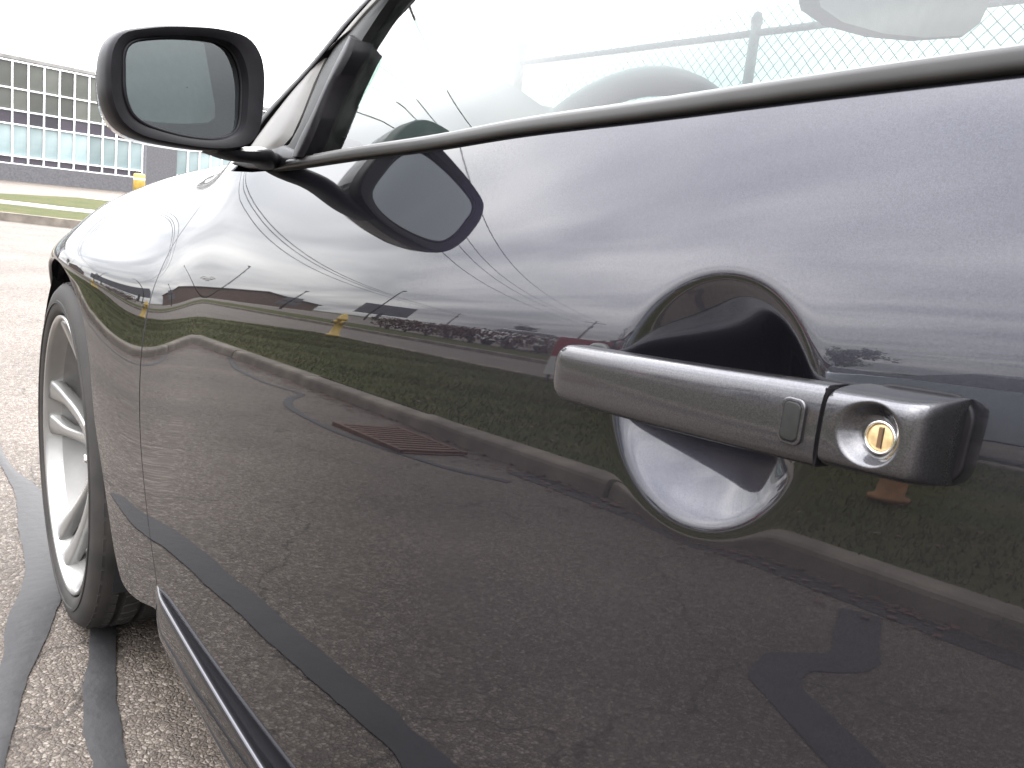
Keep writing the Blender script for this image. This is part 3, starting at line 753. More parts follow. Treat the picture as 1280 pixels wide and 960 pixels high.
# orientation check
a, b, c = (AV.reshape(-1, 3)[i] for i in ff[len(ff)//2][:3])
if np.cross(b-a, c-a)[1] < 0: ff = [q[::-1] for q in ff]
fender = mesh('front_fender', AV.reshape(-1, 3), ff, PAINT, car, normals=AN.reshape(-1, 3))
mn = AN.reshape(-1, 3).copy(); mn[:, 1] *= -1
mesh('front_fender', mir(AV.reshape(-1, 3)), [q[::-1] for q in ff], PAINT, car, normals=mn)
# bonnet between the fenders
hx = np.linspace(1.16, 2.60, 34); top = np.array(outer)[NZS:]
hz = np.interp(hx, np.array([(1.10,.908)]+[(x_, z_) for x_, z_ in outer[NZS:NZS+9]]+[(2.6,.72)])[:, 0], np.array([(1.10,.908)]+[(x_, z_) for x_, z_ in outer[NZS:NZS+9]]+[(2.6,.72)])[:, 1])
hv = []
for x_, z_ in zip(hx, hz):
    y0 = float(B(x_, z_))-.006
    for w in np.linspace(0, 1, 21):
        y_ = y0+(2*YC-2*y0)*w
        hv.append((x_+.10*(1-(2*w-1)**2)*(1 if x_ > 2.2 else .6)*(1 if x_ > 1.9 else 1), y_, z_+.055*(1-abs(2*w-1)**2.2)))
mesh('bonnet', hv, grid_faces(34, 21), PAINT, car)
fb = MB()
for w0, w1 in ((0, 1),):
    V = []
    for yy in np.linspace(-.28, -1.48, 15):
        bow = .16*(1-((yy-YC)/.6)**2)
        for z_, dx in ((.20, .06), (.35, .14), (.5, .17), (.62, .15), (.72, .06), (.74, .0)): V.append((2.54+bow+dx*.6, yy, z_))
    fb.add(V, grid_faces(15, 6, flip=True))
fbo = fb.build('front_bumper', PAINT, car, smooth=True)
# rocker panel below the door
rp = [(-.05,.322),(.012,.322),(.030,.326),(.0395,.3335),(.0425,.3353),(.0446,.3345),(.0459,.331),(.0464,.322),(.0462,.300),(.0448,.284),(.041,.272),(.033,.263),(.012,.257),(-.06,.255),(-.14,.25)]
rx = np.concatenate([np.linspace(-.9, .95, 60), np.linspace(.96, 1.135, 20)])
rv = []
for x_ in rx:
    e = sm(1.05, 1.145, x_); off = -.010*sm(.3, -.9, x_)
    dz = float(ZBOT(min(max(x_, -.6), 1.12)))-.327
    for y_, z_ in rp:
        yy = y_ if y_ < 0 else y_*(1-.35*e)
        rv.append((x_+.02*e*(1 if y_ > .03 else 0), yy+off*0, z_+dz+(.0 if z_ > .3 else .022*e)))
rocker = mesh('rocker_panel', rv, grid_faces(len(rx), len(rp)), PAINT, car)
n_ = len(rp)
auto_smooth(rocker, 60)
mesh('rocker_panel', mir(rv), grid_faces(len(rx), len(rp), flip=True), PAINT, car)
# black sealing strip between rocker and door
MB().tube([(x_, float(B(x_, .33))-.012, float(ZBOT(min(max(x_,-.6),1.12)))+.002) for x_ in np.linspace(-.4, 1.06, 40)], .0075, 8).build('sill_seal', RUBBER, rocker, smooth=True)
# rear quarter panel and tail (behind the camera, for completeness)
qx = np.linspace(-.425, -1.95, 46); qv = []
RWX = -1.07
for x_ in qx:
    zb = float(ZB(max(x_, -1.3)))+.02*sm(-.9, -1.6, x_)
    dx = abs(x_-RWX); za = WZ+math.sqrt(max(.37**2-dx*dx, 0)) if dx < .37 else .30
    za = max(za, .30)
    for w in np.linspace(0, 1, 24):
        z_ = za+(zb-za)*w
        y_ = float(B(-.1, min(z_, .99)))+.04*math.exp(-((x_-RWX)/.5)**2)*(1-sm(.7, .95, z_))-.55*max(0, -1.35-x_)**2
        qv.append((x_, y_, z_))
qf = grid_faces(46, 24)
mesh('rear_quarter_panel', qv, qf, PAINT, car); mesh('rear_quarter_panel', mir(qv), [q[::-1] for q in qf], PAINT, car)
tv = []
for w in np.linspace(0, 1, 15):
    y_ = -.22+(2*YC+.44)*w; bow = .12*(1-(2*w-1)**2)
    for z_, dx in ((.28, 0), (.5, .07), (.7, .06), (.86, .0), (.97, -.05), (1.0, -.14), (1.0, -.5), (1.0, -.72)): tv.append((-1.95-bow-dx if dx >= 0 else -1.95-bow-dx, y_, z_+.02*(1-(2*w-1)**2)))
mesh('tail_panel', tv, grid_faces(15, 8, flip=True), PAINT, car)
MB().box((-1.85, -1.6, .22), (2.3, -.16, .27)).build('underbody', BLACK, car)
# wheel-well liners
def liner(xc, sy):
    V = []
    for a in np.linspace(-20, 200, 40):
        for d in (.022, -.05, -.32):
            r = .385 if d > 0 else .40
            V.append((xc+r*math.cos(rad(a)), sy(d), WZ+r*math.sin(rad(a))))
    o = mesh('wheel_well_liner', V, grid_faces(40, 3), INTER, car)
    MB().lathe([(0, 0), (.40, 0)], (xc, sy(-.33), WZ), 'y', 40).build('wheel_well_wall', INTER, o)
for xc in (WX, RWX):
    liner(xc, lambda d: d); liner(xc, lambda d: 2*YC-d)

# wheels
spoke_me = {}
def wheel(name, xc, yface, flip=False, steer=0.0):
    """outer face towards +y at yface; flip for the far side"""
    w = bpy.data.objects.new(name, None); COL.objects.link(w); w.parent = car; w.matrix_parent_inverse = Matrix.Translation(-Vector(car.location))
    w.location = (xc, yface, WZ); w.rotation_euler = (rad(-1.0), 0, rad(steer)+(math.pi if flip else 0))
    def part(mb, nm, mt, par=None, smooth=True):
        key = (nm,)
        if key in spoke_me: o = share(nm, spoke_me[key], par or w)
        else:
            o = mb().build(nm, mt, par or w, smooth=smooth, world=False); spoke_me[key] = o.data
        return o
    R0 = .333
    def tyre():
        m1 = MB()
        prof = [(.256,-.20),(.262,-.215),(.285,-.228),(.305,-.228),(.322,-.222),(.330,-.210)]
        for gy in (-.185, -.145, -.085, -.045):
            prof += [(R0-.001, gy-.006), (R0-.008, gy-.004), (R0-.008, gy+.004), (R0-.001, gy+.006)]
        prof += [(.3325,-.025),(.330,-.012),(.325,-.003),(.317,.004),(.305,.008),(.296,.0085),(.2955,.0105),(.290,.0105),(.2895,.0085),(.284,.0080),(.278,.006),(.273,.003),(.270,-.002),(.2695,-.006),(.268,-.012)]
        m1.lathe(prof, (0,0,0), 'y', 96, flip=True)
        # tread and shoulder blocks cut by grooves
        for k in range(64):
            a = 2*math.pi*k/64; da = 2*math.pi/64*.36
            for (y0, y1, sk) in ((-.222, -.192, .0), (-.178, -.152, .03), (-.138, -.092, -.03), (-.078, -.052, .03), (-.038, -.006, .0)):
                q = []
                for yy, sh in ((y0, 0), (y1, sk)):
                    for s_ in (-1, 1):
                        an = a+s_*da+sh
                        rb = R0-.0008 if (yy > -.2 and yy < -.02) else R0-.0075
                        for r_ in (rb-.004, rb+.0028): q.append((r_*math.cos(an), yy, r_*math.sin(an)))
                m1.add(q, [(1,3,7,5),(0,1,5,4),(2,6,7,3),(4,5,7,6),(0,2,3,1)])
        return m1
    o = part(tyre, 'tyre', TYRE); auto_smooth(o, 40)
    def rim():
        return MB().lathe([(.268,-.006),(.2678,.0035),(.2655,.0045),(.2615,.0025),(.2590,-.004),(.2565,-.018),(.2515,-.030)], (0,0,0), 'y', 96, flip=True)
    part(rim, 'rim', ALLOY)
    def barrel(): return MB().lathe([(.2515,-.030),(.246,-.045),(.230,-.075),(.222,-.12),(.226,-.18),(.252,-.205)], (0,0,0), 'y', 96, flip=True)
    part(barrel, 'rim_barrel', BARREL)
    def back():
        return MB().lathe([(0,-.115),(.165,-.115),(.168,-.125),(.165,-.14),(0,-.14)], (0,0,0), 'y', 48, flip=True)
    part(back, 'brake_disc', DARKMET)
    def inner(): return MB().lathe([(0,-.16),(.222,-.16)], (0,0,0), 'y', 48, flip=True)
    part(inner, 'dust_shield', INTER)
    def hub():
        return MB().lathe([(0,-.044),(.030,-.044),(.034,-.046),(.036,-.052),(.060,-.054),(.078,-.060),(.084,-.07),(.084,-.11)], (0,0,0), 'y', 40, flip=True)
    part(hub, 'hub', ALLOY)
    def cap(): return MB().lathe([(0,-.0395),(.020,-.0400),(.027,-.0415),(.028,-.045)], (0,0,0), 'y', 32, flip=True)
    part(cap, 'centre_cap', CHROME)
    def spoke():
        m1 = MB(); ns = 18; V = []; K = 10
        for i in range(ns):
            t = i/(ns-1); r_ = .040+(.261-.040)*t
            wd_ = .0150-.0035*math.sin(math.pi*t)+.009*max(0, t-.72)/.28+.010*max(0, .18-t)/.18
            yc_ = -.056-.006*math.sin(math.pi*t)+.046*t**1.5-.0015
            off = .040*math.sin(t*math.pi*.5)**1.3             # splits outward
            for k in range(K):
                a = 2*math.pi*k/K+math.pi/K
                cx_ = math.copysign(abs(math.cos(a))**.45, math.cos(a)); cy_ = math.copysign(abs(math.sin(a))**.45, math.sin(a))
                V.append((off+wd_*cx_, yc_+(.012-.003*t)*cy_-(.008 if cy_ < 0 else 0), r_))
        m1.add(V, grid_faces(ns, K, cv=True)+[tuple(range(K)), tuple(range((ns-1)*K, ns*K))[::-1]])
        return m1
    def spoke2():
        s1 = spoke(); s1.v = [(-x, y, z) for x, y, z in s1.v]; s1.f = [q[::-1] for q in s1.f]; return s1
    for k in range(5):
        a1 = part(spoke, 'spoke', ALLOY); a1.rotation_euler = (0, 2*math.pi*k/5+.18, 0)
        if ('spoke_b',) not in spoke_me:
            o2 = spoke2().build('spoke', ALLOY, w, smooth=True, world=False); spoke_me[('spoke_b',)] = o2.data
        else: o2 = share('spoke', spoke_me[('spoke_b',)], w)
        o2.rotation_euler = (0, 2*math.pi*k/5+.18, 0)
        def nut(): return MB().lathe([(0,-.040),(.007,-.040),(.0095,-.043),(.0095,-.06)], (0,0,.057), 'y', 6, flip=True)
        nn_ = part(nut, 'lug_nut', CHROME, smooth=False); nn_.rotation_euler = (0, 2*math.pi*(k+.5)/5+.18, 0)
    def valve(): return MB().tube([(0,-.06,-.232),(0,-.035,-.222)], .004, 8)
    part(valve, 'valve_stem', BLACK)
    return w
wheel('front_wheel', WX, .031, steer=-1.0); wheel('front_wheel', WX, 2*YC-.031, True)
wheel('rear_wheel', RWX, .031); wheel('rear_wheel', RWX, 2*YC-.031, True)

# ------------------------------------------------ belt moulding, window glass, A-pillar
def ybelt(x): return float(B(x, float(ZB(min(max(x, -1.3), 1.06)))))
bm_prof = [(-.014,.0002),(.0016,.0004),(.0027,.0010),(.0032,.0020),(.0030,.0040),(.0027,.0062),(.0021,.0076),(.0008,.0086),(-.0014,.0090),(-.0045,.0091),(-.0058,.0080),(-.0085,.0076)]
bx = np.linspace(-.45, .985, 90); bv = []
for x_ in bx:
    z0 = float(ZB(x_)); e = sm(.93, .985, x_); s_ = 1.22*(1-.35*e)
    for dy, dz in bm_prof: bv.append((x_, ybelt(x_)+dy*s_+.0005, z0+dz*s_))
np_ = len(bm_prof)
bmould = mesh('belt_moulding', bv, grid_faces(90, np_)+[tuple(range((89)*np_, 90*np_))], SATIN, door)
auto_smooth(bmould, 50)
lipv = []
for x_ in bx:
    z0 = float(ZB(x_))+.0110
    for dy, dz in ((-.0052,-.002),(-.0040,.0006),(-.0052,.0022),(-.0078,.0026),(-.0098,.0014),(-.0105,-.003)): lipv.append((x_, ybelt(x_)+dy, z0+dz))
mesh('glass_wiper_lip', lipv, grid_faces(90, 6), mat('grey_rubber_lip', (.10,.098,.095), .35, noise=(40,.2)), door)
# lip under the belt where door skin folds in
ff_ = grid_faces(90, np_)
def GY(x, z):
    xb = np.minimum(np.maximum(x, -1.3), 1.06); zb = ZB(xb); h = np.asarray(z)-zb
    return B(xb, zb)-.0098-.20*h-.60*h*np.abs(h)-.05*np.maximum(0, x-.95)
# outline of the A-pillar traced on the glass surface
def on_g(px, py, off=0.0):
    d = ray(px, py); ts = np.linspace(.3, 2.5, 4000); P = CAM+ts[:, None]*d
    s_ = P[:, 1]-(GY(P[:, 0], P[:, 2])+off); k = int(np.argmax(s_ < 0)); return P[k]
def top_pt(dx=0.0): return np.array([.40+dx, float(GY(.40+dx, 1.275)), 1.275])
seal_r = [on_g(*q) for q in ((396,200),(400,190),(416,153),(437,106),(456,66),(460,52),(480,22),(503,-8),(560,-70),(640,-150))]+[top_pt(-.015)]
def smooth_path(P, n): return resample(np.array(P), n)
def top_pt(dx=0.0): return np.array([.40+dx, float(GY(.40+dx, 1.275)), 1.275])
sr = smooth_path(seal_r, 30)
# side glass
gx0 = -.46; gv = []
ng, mg = 40, 34
for i in range(ng):
    t = i/(ng-1)
    for j in range(mg):
        s_ = j/(mg-1)
        # front boundary point at this height
        zf = sr[0][2]-.03+(sr[-1][2]-sr[0][2]+.03)*s_
        xf = float(np.interp(zf, sr[:, 2], sr[:, 0]))+.012
        x_ = gx0+(xf-gx0)*t
        zlow = float(ZB(x_))-.02; ztop = 1.285+.02*math.sin(math.pi*(1-t)*.6)-.0*t
        ztop = min(ztop, 1.30)
        z_ = zlow+(zf-(sr[0][2]-.03))*(ztop-zlow)/(sr[-1][2]-sr[0][2]+.03)
        gv.append((x_, 0, z_))
gv = np.array(gv); gv[:, 1] = GY(gv[:, 0], gv[:, 2])
e_ = 1e-3
gn = np.stack([-(GY(gv[:,0]+e_, gv[:,2])-GY(gv[:,0]-e_, gv[:,2]))/(2*e_), np.ones(len(gv)), -(GY(gv[:,0], gv[:,2]+e_)-GY(gv[:,0], gv[:,2]-e_))/(2*e_)], 1)
gn /= np.linalg.norm(gn, axis=1)[:, None]
sw = mesh('side_window', gv, grid_faces(ng, mg, flip=True), GLASS, car, normals=gn)
mg_n = gn.copy(); mg_n[:, 1] *= -1
mesh('side_window', mir(gv), grid_faces(ng, mg), GLASS, car, normals=mg_n)
# pillar strips: ribbons between two traced lines with thickness
def ribbon(name, L, R_, mt, parent, proud=.006, thick=.02, n=26, crown=.004):
    l, r = smooth_path(L, n), smooth_path(R_, n); V = []; K = 7
    for i in range(n):
        ax = r[i]-l[i]
        for k in range(K):
            w = k/(K-1); p = l[i]+ax*w
            V.append((p[0], p[1]+proud+crown*(1-(2*w-1)**4), p[2]))
        V.append((r[i][0], r[i][1]+proud-thick, r[i][2])); V.append((l[i][0], l[i][1]+proud-thick, l[i][2]))
    F = grid_faces(n, K+2, cv=True)+[tuple(range(K+2)), tuple(range((n-1)*(K+2), n*(K+2)))[::-1]]
    o = mesh(name, V, F, mt, parent); fix_normals(o); auto_smooth(o, 45); return o
g_ = lambda L, off=0, dx=0.0: [on_g(*q, off) for q in L]+([top_pt(dx)] if L[-1][1] < -100 else [])
pil = ribbon('a_pillar', g_([(319,192),(330,176),(363,134),(420,74),(447,42),(470,14),(490,-8),(560,-86),(630,-160)], dx=.02), g_([(352,192),(378,172),(404,109),(430,60),(452,44),(474,20),(496,-2),(566,-80),(636,-154)]), PILLARC, car, proud=.012, thick=.05, crown=.005)
ribbon('pillar_moulding', g_([(316,190),(329,170),(362,130),(420,68),(446,36),(483,-2),(555,-78),(628,-156)], dx=.026), g_([(321,192),(332,175),(365,134),(422,73),(449,40),(487,0),(559,-76),(631,-154)], dx=.018), BLACK, pil, proud=.018, thick=.06, crown=.001)
ribbon('pillar_seal', g_([(345,196),(372,184),(403,112),(430,58),(447,42),(470,16),(492,-6),(562,-84),(632,-158)], dx=.01), g_([(395,199),(400,190),(416,153),(437,104),(458,62),(482,24),(505,-8),(572,-74),(640,-150)], dx=-.015), RUBBER, pil, proud=.010, thick=.03, crown=.004)
ribbon('pillar_seal_lip', g_([(384,199),(392,180),(408,150),(430,103),(450,62),(458,48)]), g_([(397,199),(402,190),(418,153),(439,104),(460,64),(463,54)]), BLACK, pil, proud=.016, thick=.02, crown=.005)
plen = np.array([on_g(*q) for q in ((319,192),(330,176),(363,134),(420,74),(447,42),(470,14),(490,-8),(560,-86),(630,-160))]+[top_pt(.02)])
# windscreen between the two pillars
wl = smooth_path(plen, 24); nw_ = 21; wv = []
for i in range(24):
    a = wl[i]+np.array([.012, -.03, .0]); b = mir(a); h = (a[2]-wl[0][2])/(wl[-1][2]-wl[0][2])
    for k in range(nw_):
        w = k/(nw_-1); bow = 1-(2*w-1)**2
        p = a*(1-w)+b*w; wv.append((p[0]+(.27-.13*h)*bow, p[1], p[2]+(.055+.045*h)*bow))
mesh('windscreen', wv, grid_faces(24, nw_), WSGLASS, car)
# roof, rear window area
rl = [np.array(wl[-1])+np.array([.0,-.02,.0])]
rx_ = [(.27, -.335, 1.292), (.0, -.345, 1.318), (-.4, -.355, 1.312), (-.8, -.37, 1.255), (-1.15, -.36, 1.13), (-1.35, -.34, 1.01)]
edge = resample(np.vstack([rl[0]]+[np.array(q) for q in rx_]), 30); rv2 = []; K = 13
for p in edge:
    for k in range(K):
        w = k/(K-1); q = p*(1-w)+mir(p)*w; rv2.append((q[0]+.02*(1-(2*w-1)**2), q[1], q[2]+.055*(1-abs(2*w-1)**2.5)))
ro = mesh('roof', rv2, grid_faces(30, K, flip=True), PAINT, car)
rv3 = [(x, y, z-.03) for x, y, z in rv2]; mesh('headliner', rv3, grid_faces(30, K), GREYTRIM, ro)
# rail above and behind the side glass
rail = []
top = [gv.reshape(ng, mg, 3)[i, -1] for i in range(ng)][::-1]
for sgn_ in (0, 1):
    pth = [np.array(t_)+np.array([0, -.012, .012]) for t_ in top]
    pth = [mir(p_) if sgn_ else p_ for p_ in pth]
    MB().tube(pth, .028, 8).build('roof_rail', PAINT, ro, smooth=True)
# filled rear side of the cabin
for sgn_ in (0, 1):
    V = []
    for i in range(12):
        t = i/11; x_ = -.455-.80*t
        zt = float(np.interp(-x_, [.4, .8, 1.15, 1.35], [1.30, 1.25, 1.13, 1.01])); zb = float(ZB(max(x_, -1.3)))-.01
        for j in range(8):
            z_ = zb+(zt-zb)*j/7; V.append((x_, float(GY(x_, z_)), z_))
    V = mir(V) if sgn_ else np.array(V)
    mesh('rear_side_panel', V, grid_faces(12, 8, flip=bool(sgn_)), PAINT, car)
# ------------------------------------------------ door handle
def grip_frame(s):
    """s 0 at the front tip, 1 at the seam"""
    x = .3685+(.1955-.3685)*s
    zc_ = .7862+(.7985-.7862)*s
    hh = .0158+.0014*s
    yc_ = float(B(.28, .80))+.0185+.0045*math.sin(math.pi*min(1, s*1.0))+.002*s
    ht = .0085+.0015*s
    return x, yc_, zc_, hh, ht
ns_, K = 64, 40; hv_ = []
for i in range(ns_):
    u = i/(ns_-1); s = u**1.6 if u < .5 else u**1.6
    x, yc_, zc_, hh, ht = grip_frame(s)
    # rounded blunt tip
    d = (.3685-x)/.0135
    e = (1-max(0, 1-d)**2.6)**(1/2.6) if d < 1 else 1.0
    e = max(e, .02)
    for k in range(K):
        a = 2*math.pi*k/K; ca, sa = math.cos(a), math.sin(a); p_ = 6.0
        rr_ = (abs(ca)**p_+abs(sa)**p_)**(-1/p_)
        yy = ht*rr_*ca*(.55+.45*e); zz = hh*rr_*sa*e
        if ca > 0: yy += .0010*(1-(zz/hh)**2)
        hv_.append((x-.0*zz, yc_+yy, zc_+zz))
hf = grid_faces(ns_, K, cv=True)
hf += [tuple(range(K)), tuple(range((ns_-1)*K, ns_*K))[::-1]]
handle = mesh('door_handle', hv_, hf, HPAINT, car); fix_normals(handle); auto_smooth(handle, 50)
handle['label'] = 'pull handle with a small oblong button and key lock'
# bracket feet that carry the grip
MB().bbox((.352, -.006, .776), (.364, .015, .797), .003).build('front_foot', BLACK, handle)
# black gasket behind the lock cover
def rrect(cx, cz, w, h, r, n=8):
    P = []
    for (sx, sz, a0) in ((1,1,0),(-1,1,90),(-1,-1,180),(1,-1,270)):
        for k in range(n+1):
            a = rad(a0+90*k/n); P.append((cx+sx*(w-r)+r*math.cos(a), cz+sz*(h-r)+r*math.sin(a)))
    return P
def plate(name, pts, y0, y1, mt, parent, bev=.001, tilt=None, inset_prof=None):
    """closed outline in x,z extruded from y0 (back) to y1 (front) with a rounded front edge"""
    P = np.array(pts); c = P.mean(0); V = []
    R_ = np.abs(P-c).max()
    rings = [(y0, 0.0)]+[(y1-bev*(1-math.sin(a)), bev*(1-math.cos(a))) for a in np.linspace(0, math.pi/2, 5)]
    n_ = len(P)
    for y_, ins in rings:
        for p in P:
            q = c+(p-c)*(1-ins/max(1e-6, np.linalg.norm(p-c))); yy = y_+(tilt(q[0], q[1]) if tilt else 0); V.append((q[0], yy, q[1]))
    F = grid_faces(len(rings), n_, cv=True)+[tuple(range((len(rings)-1)*n_, len(rings)*n_))]
    o = mesh(name, V, F, mt, parent); fix_normals(o); auto_smooth(o, 40); return o
LX, LZ, LW, LH = .1685, .8000, .0262, .0172
zsl = (.7985-.7862)/(.1955-.3685)      # handle axis slope
def sk(P): return [(x, z+(x-.1955)*zsl) for x, z in P]
base = lambda x, z: float(B(x, z))
plate('gasket', sk(rrect(.1728, .7983, .0228, .0186, .011)), -.012, .0012, BLACK, handle, bev=.0012, tilt=base)
plate('front_gasket', sk(rrect(.361, .7985+.0, .0105, .0165, .008)), -.010, .0030, RUBBER, handle, bev=.002, tilt=base)
# lock cover: crowned cap with a dished keyhole recess
nx_, nz_ = 110, 84; cv_ = []
KX, KZ, KR = .1745, .8010, .0126
zk = KZ
for i in range(nx_):
    u = -1+2*i/(nx_-1)
    for j in range(nz_):
        w = -1+2*j/(nz_-1)
        # squash the parameter so that samples crowd the rim
        uu = math.sin(u*math.pi/2) if i < nx_-1 else 1.0; ww = math.sin(w*math.pi/2*.999)
        x = .17375+.02075*uu; z = .7985+.0172*ww
        pu = 2.6+6.5*(1+uu)/2; 
        hgt = ((max(0, 1-abs(uu)**5))**(1/2.6) if uu < 0 else 1-.03*max(0,(uu-.97)/.03)**2)*(max(0, 1-abs(ww)**9))**(1/2.8)
        y = .0300*hgt+.0012*(1-ww*ww)*hgt
        zs_ = z+(x-.1955)*zsl
        r = math.hypot(x-KX, zs_-KZ)/KR
        a = 1-min(r, 1.5)**2.0; dd = (a+math.sqrt(a*a+.012))/2
        y -= .0105*min(dd, .72)*(1 if r < 1.5 else 0)*(1-float(sm(1.15, 1.5, r)))
        if i == nx_-1: y = 0
        cv_.append((x, float(B(x, .80))+y-.001, zs_))
cover = mesh('lock_cover', cv_, grid_faces(nx_, nz_, flip=True), HPAINT, handle)
fix_normals(cover); auto_smooth(cover, 60)
# lock cylinder
kx, kz = .1722, .8000; ky = float(B(.17, .80))+.0310-.0070
lc = MB().lathe([(.0066,-.006),(.0068,.0000),(.0066,.0008),(.0058,.0011),(.0055,.0006),(.0054,-.0015)], (kx, ky, kz), 'y', 40, flip=True).build('lock_bezel', CHROME, handle, smooth=True)
MB().lathe([(0,.0003),(.0046,.0003),(.0052,.0),(.0054,-.0012),(.0054,-.004)], (kx, ky, kz), 'y', 36, flip=True).build('lock_cylinder', BRASS, handle, smooth=True)
MB().bbox((kx-.00095, ky-.002, kz-.0042), (kx+.00095, ky+.0008, kz+.0042), .0003).build('key_slot', mat('lock_slot_shutter', (.20,.13,.08), .4, metal=.9), handle)
MB().box((kx-.0013, ky-.002, kz-.0043), (kx-.00098, ky+.0005, kz+.0043)).build('slot_edge', BLACK, handle)
# lock/unlock button on the grip
yb = lambda x, z: 0
s_ = (.3685-.2065)/(.3685-.1955); _, yc_, zc_, hh, ht = grip_frame(s_); yf = yc_+ht+.0016
bzc = zc_+.0005
plate('button_frame', rrect(.2065, bzc, .0056, .0098, .0035), yf-.003, yf+.00075, HPAINT, handle, bev=.0007)
plate('button_gap', rrect(.2065, bzc, .0044, .0086, .0028), yf-.003, yf+.00085, BLACK, handle, bev=.0002)
plate('button', rrect(.2065, bzc, .0040, .0081, .0026), yf-.003, yf+.0013, mat('button_rubber', (.012,.012,.0115), .6, spec=.2, noise=(300,.15), bump=(3000,.3,.0002)), handle, bev=.0007)
# dark seam between grip and cover
x, yc_, zc_, hh, ht = grip_frame(1.0)
MB().box((.1944, yc_-ht*.9, zc_-hh*.93), (.1957, yc_+ht*.93, zc_+hh*.93)).build('seam', BLACK, handle)

# ------------------------------------------------ side mirror
mn_ = np.array([-1.0, -.16, .035]); mn_ /= np.linalg.norm(mn_); MP0 = np.array([.885, .06, .95])
def mpl(L, p0=MP0, n=mn_): return [on_plane(*q, p0, n) for q in L]
OUTL = [(134,100),(134,76),(138,57),(150,40),(172,34),(200,31),(237,31),(268,33),(294,38),(312,46),(322,57),(329,72),(332,90),(332,115),(330,141),(326,163),(318,178),(300,186),(270,188),(240,185),(210,180),(187,175),(165,166),(148,151),(139,132),(135,115)]
GLS = [(156,84),(157,66),(164,54),(182,48),(205,46),(237,46),(262,48),(281,52),(294,59),(302,70),(308,88),(310,108),(309,130),(307,150),(302,163),(290,171),(269,174),(244,172),(219,167),(198,161),(181,154),(168,144),(160,128),(156,106)]
def loop_resample(P, n):
    P = np.array(P, float); Q = np.vstack([P[-3:], P, P[:3]])
    s = np.concatenate([[0], np.cumsum(np.linalg.norm(np.diff(Q, axis=0), axis=1))]); a, b = s[3], s[-3]
    u = np.linspace(a, b, n, endpoint=False)
    return np.stack([_spl(s, Q[:, k])(u) for k in range(3)], 1)
NL = 72
oc = loop_resample(mpl(OUTL), NL); gc = loop_resample(mpl(GLS), NL)
def align(a, b):
    c = a.mean(0); d = b.mean(0)
    k = int(np.argmin(np.linalg.norm((b-d)-(a-c)[0], axis=1))); return np.roll(b, -k, 0)
gc = align(oc, gc)
cen = oc.mean(0); gcen = gc.mean(0)
fwd = -mn_
rings = []
def ring(base_, c_, s_, d_, shift=(0,0,0)): return c_+(base_-c_)*s_+fwd*d_+np.array(shift)
rings.append(ring(gc, gcen, .98, .020))
rings.append(ring(gc, gcen, 1.0, .007))
rings.append(ring(gc, gcen, 1.03, .0015))
rings.append(ring(gc*.5+oc*.5, cen, 1.0, -.001))
rings.append(ring(oc, cen, .965, -.0015))
rings.append(ring(oc, cen, .985, .0005)); rings.append(ring(oc, cen, 1.0, .006))
for s_, d_, sh in ((1.004, .016, (0,0,0)), (1.0, .030, (0,-.002,0)), (.965, .052, (0,-.006,-.002)), (.89, .075, (0,-.013,-.005)), (.76, .094, (0,-.021,-.009)), (.55, .108, (0,-.028,-.012)), (.28, .115, (0,-.033,-.014)), (.03, .117, (0,-.035,-.015))):
    rings.append(ring(oc, cen, s_, d_, sh))
nrg = len(rings); mv_ = np.concatenate(rings, 0)
mfaces = grid_faces(nrg, NL, cv=True); midx = [0 if k < 8 else 1 for k in range(nrg-1) for _ in range(NL)]
mir_o = mesh('side_mirror', mv_, mfaces, None, car, mats=[BLACK, PAINT], midx=midx)
fix_normals(mir_o); auto_smooth(mir_o, 40)
mir_o['label'] = 'black-rimmed door mirror'
gcl = [ring(gc, gcen, s_, .009) for s_ in (1.0, .6, .01)]
gm = mesh('mirror_glass', np.concatenate(gcl, 0), grid_faces(3, NL, cv=True), MIRROR, mir_o, smooth=True)
gnorm = np.array([-.958, -.235, .075]); gnorm /= np.linalg.norm(gnorm)   # glass aimed at the driver
gp_ = gcen+fwd*.0085
vv = np.array([v_.co[:] for v_ in gm.data.vertices]); 
for k in range(len(vv)):
    vv[k] += fwd*(np.dot(gp_-vv[k], gnorm)/np.dot(fwd, gnorm))
gm.data.vertices.foreach_set('co', vv.astype(np.float32).ravel()); gm.data.update(); fix_normals(gm)
# a fine rim round the glass
rim_l = gp_*0+np.array([v_ for v_ in vv[:NL]])
MB().tube([p-fwd*.0012 for p in rim_l], .0018, 6, closed=True).build('glass_rim', BLACK, mir_o, smooth=True)
# arm from the door to the mirror
A0 = on_plane(262, 188, MP0+fwd*.035, mn_); A1 = on_plane(318, 194, MP0+fwd*.045, mn_)
f0 = on_g(350, 202); 
armp = [A0+np.array([0,0,.002]), (A0+A1)/2+np.array([.0,0,-.001]), A1+np.array([0,0,.0]), A1*.5+f0*.5+np.array([.0,.004,-.002]), f0+np.array([.0,.008,-.001]), f0+np.array([-.01,-.03,-.002])]
armc = resample(np.array(armp), 22); V = []; K = 16
for i, p in enumerate(armc):
    t = i/21; rz_ = .0085+.003*math.sin(math.pi*t)-.003*(1-t); rx2 = .030+.012*t
    for k in range(K):
        a = 2*math.pi*k/K; ca, sa = math.cos(a), math.sin(a); rr_ = (abs(ca)**3+abs(sa)**3)**(-1/3)
        V.append((p[0]+rx2*rr_*ca, p[1], p[2]+rz_*rr_*sa))
arm = mesh('mirror_arm', V, grid_faces(22, K, cv=True)+[tuple(range(K)), tuple(range(21*K, 22*K))[::-1]], BLACK, mir_o); fix_normals(arm); auto_smooth(arm, 50)
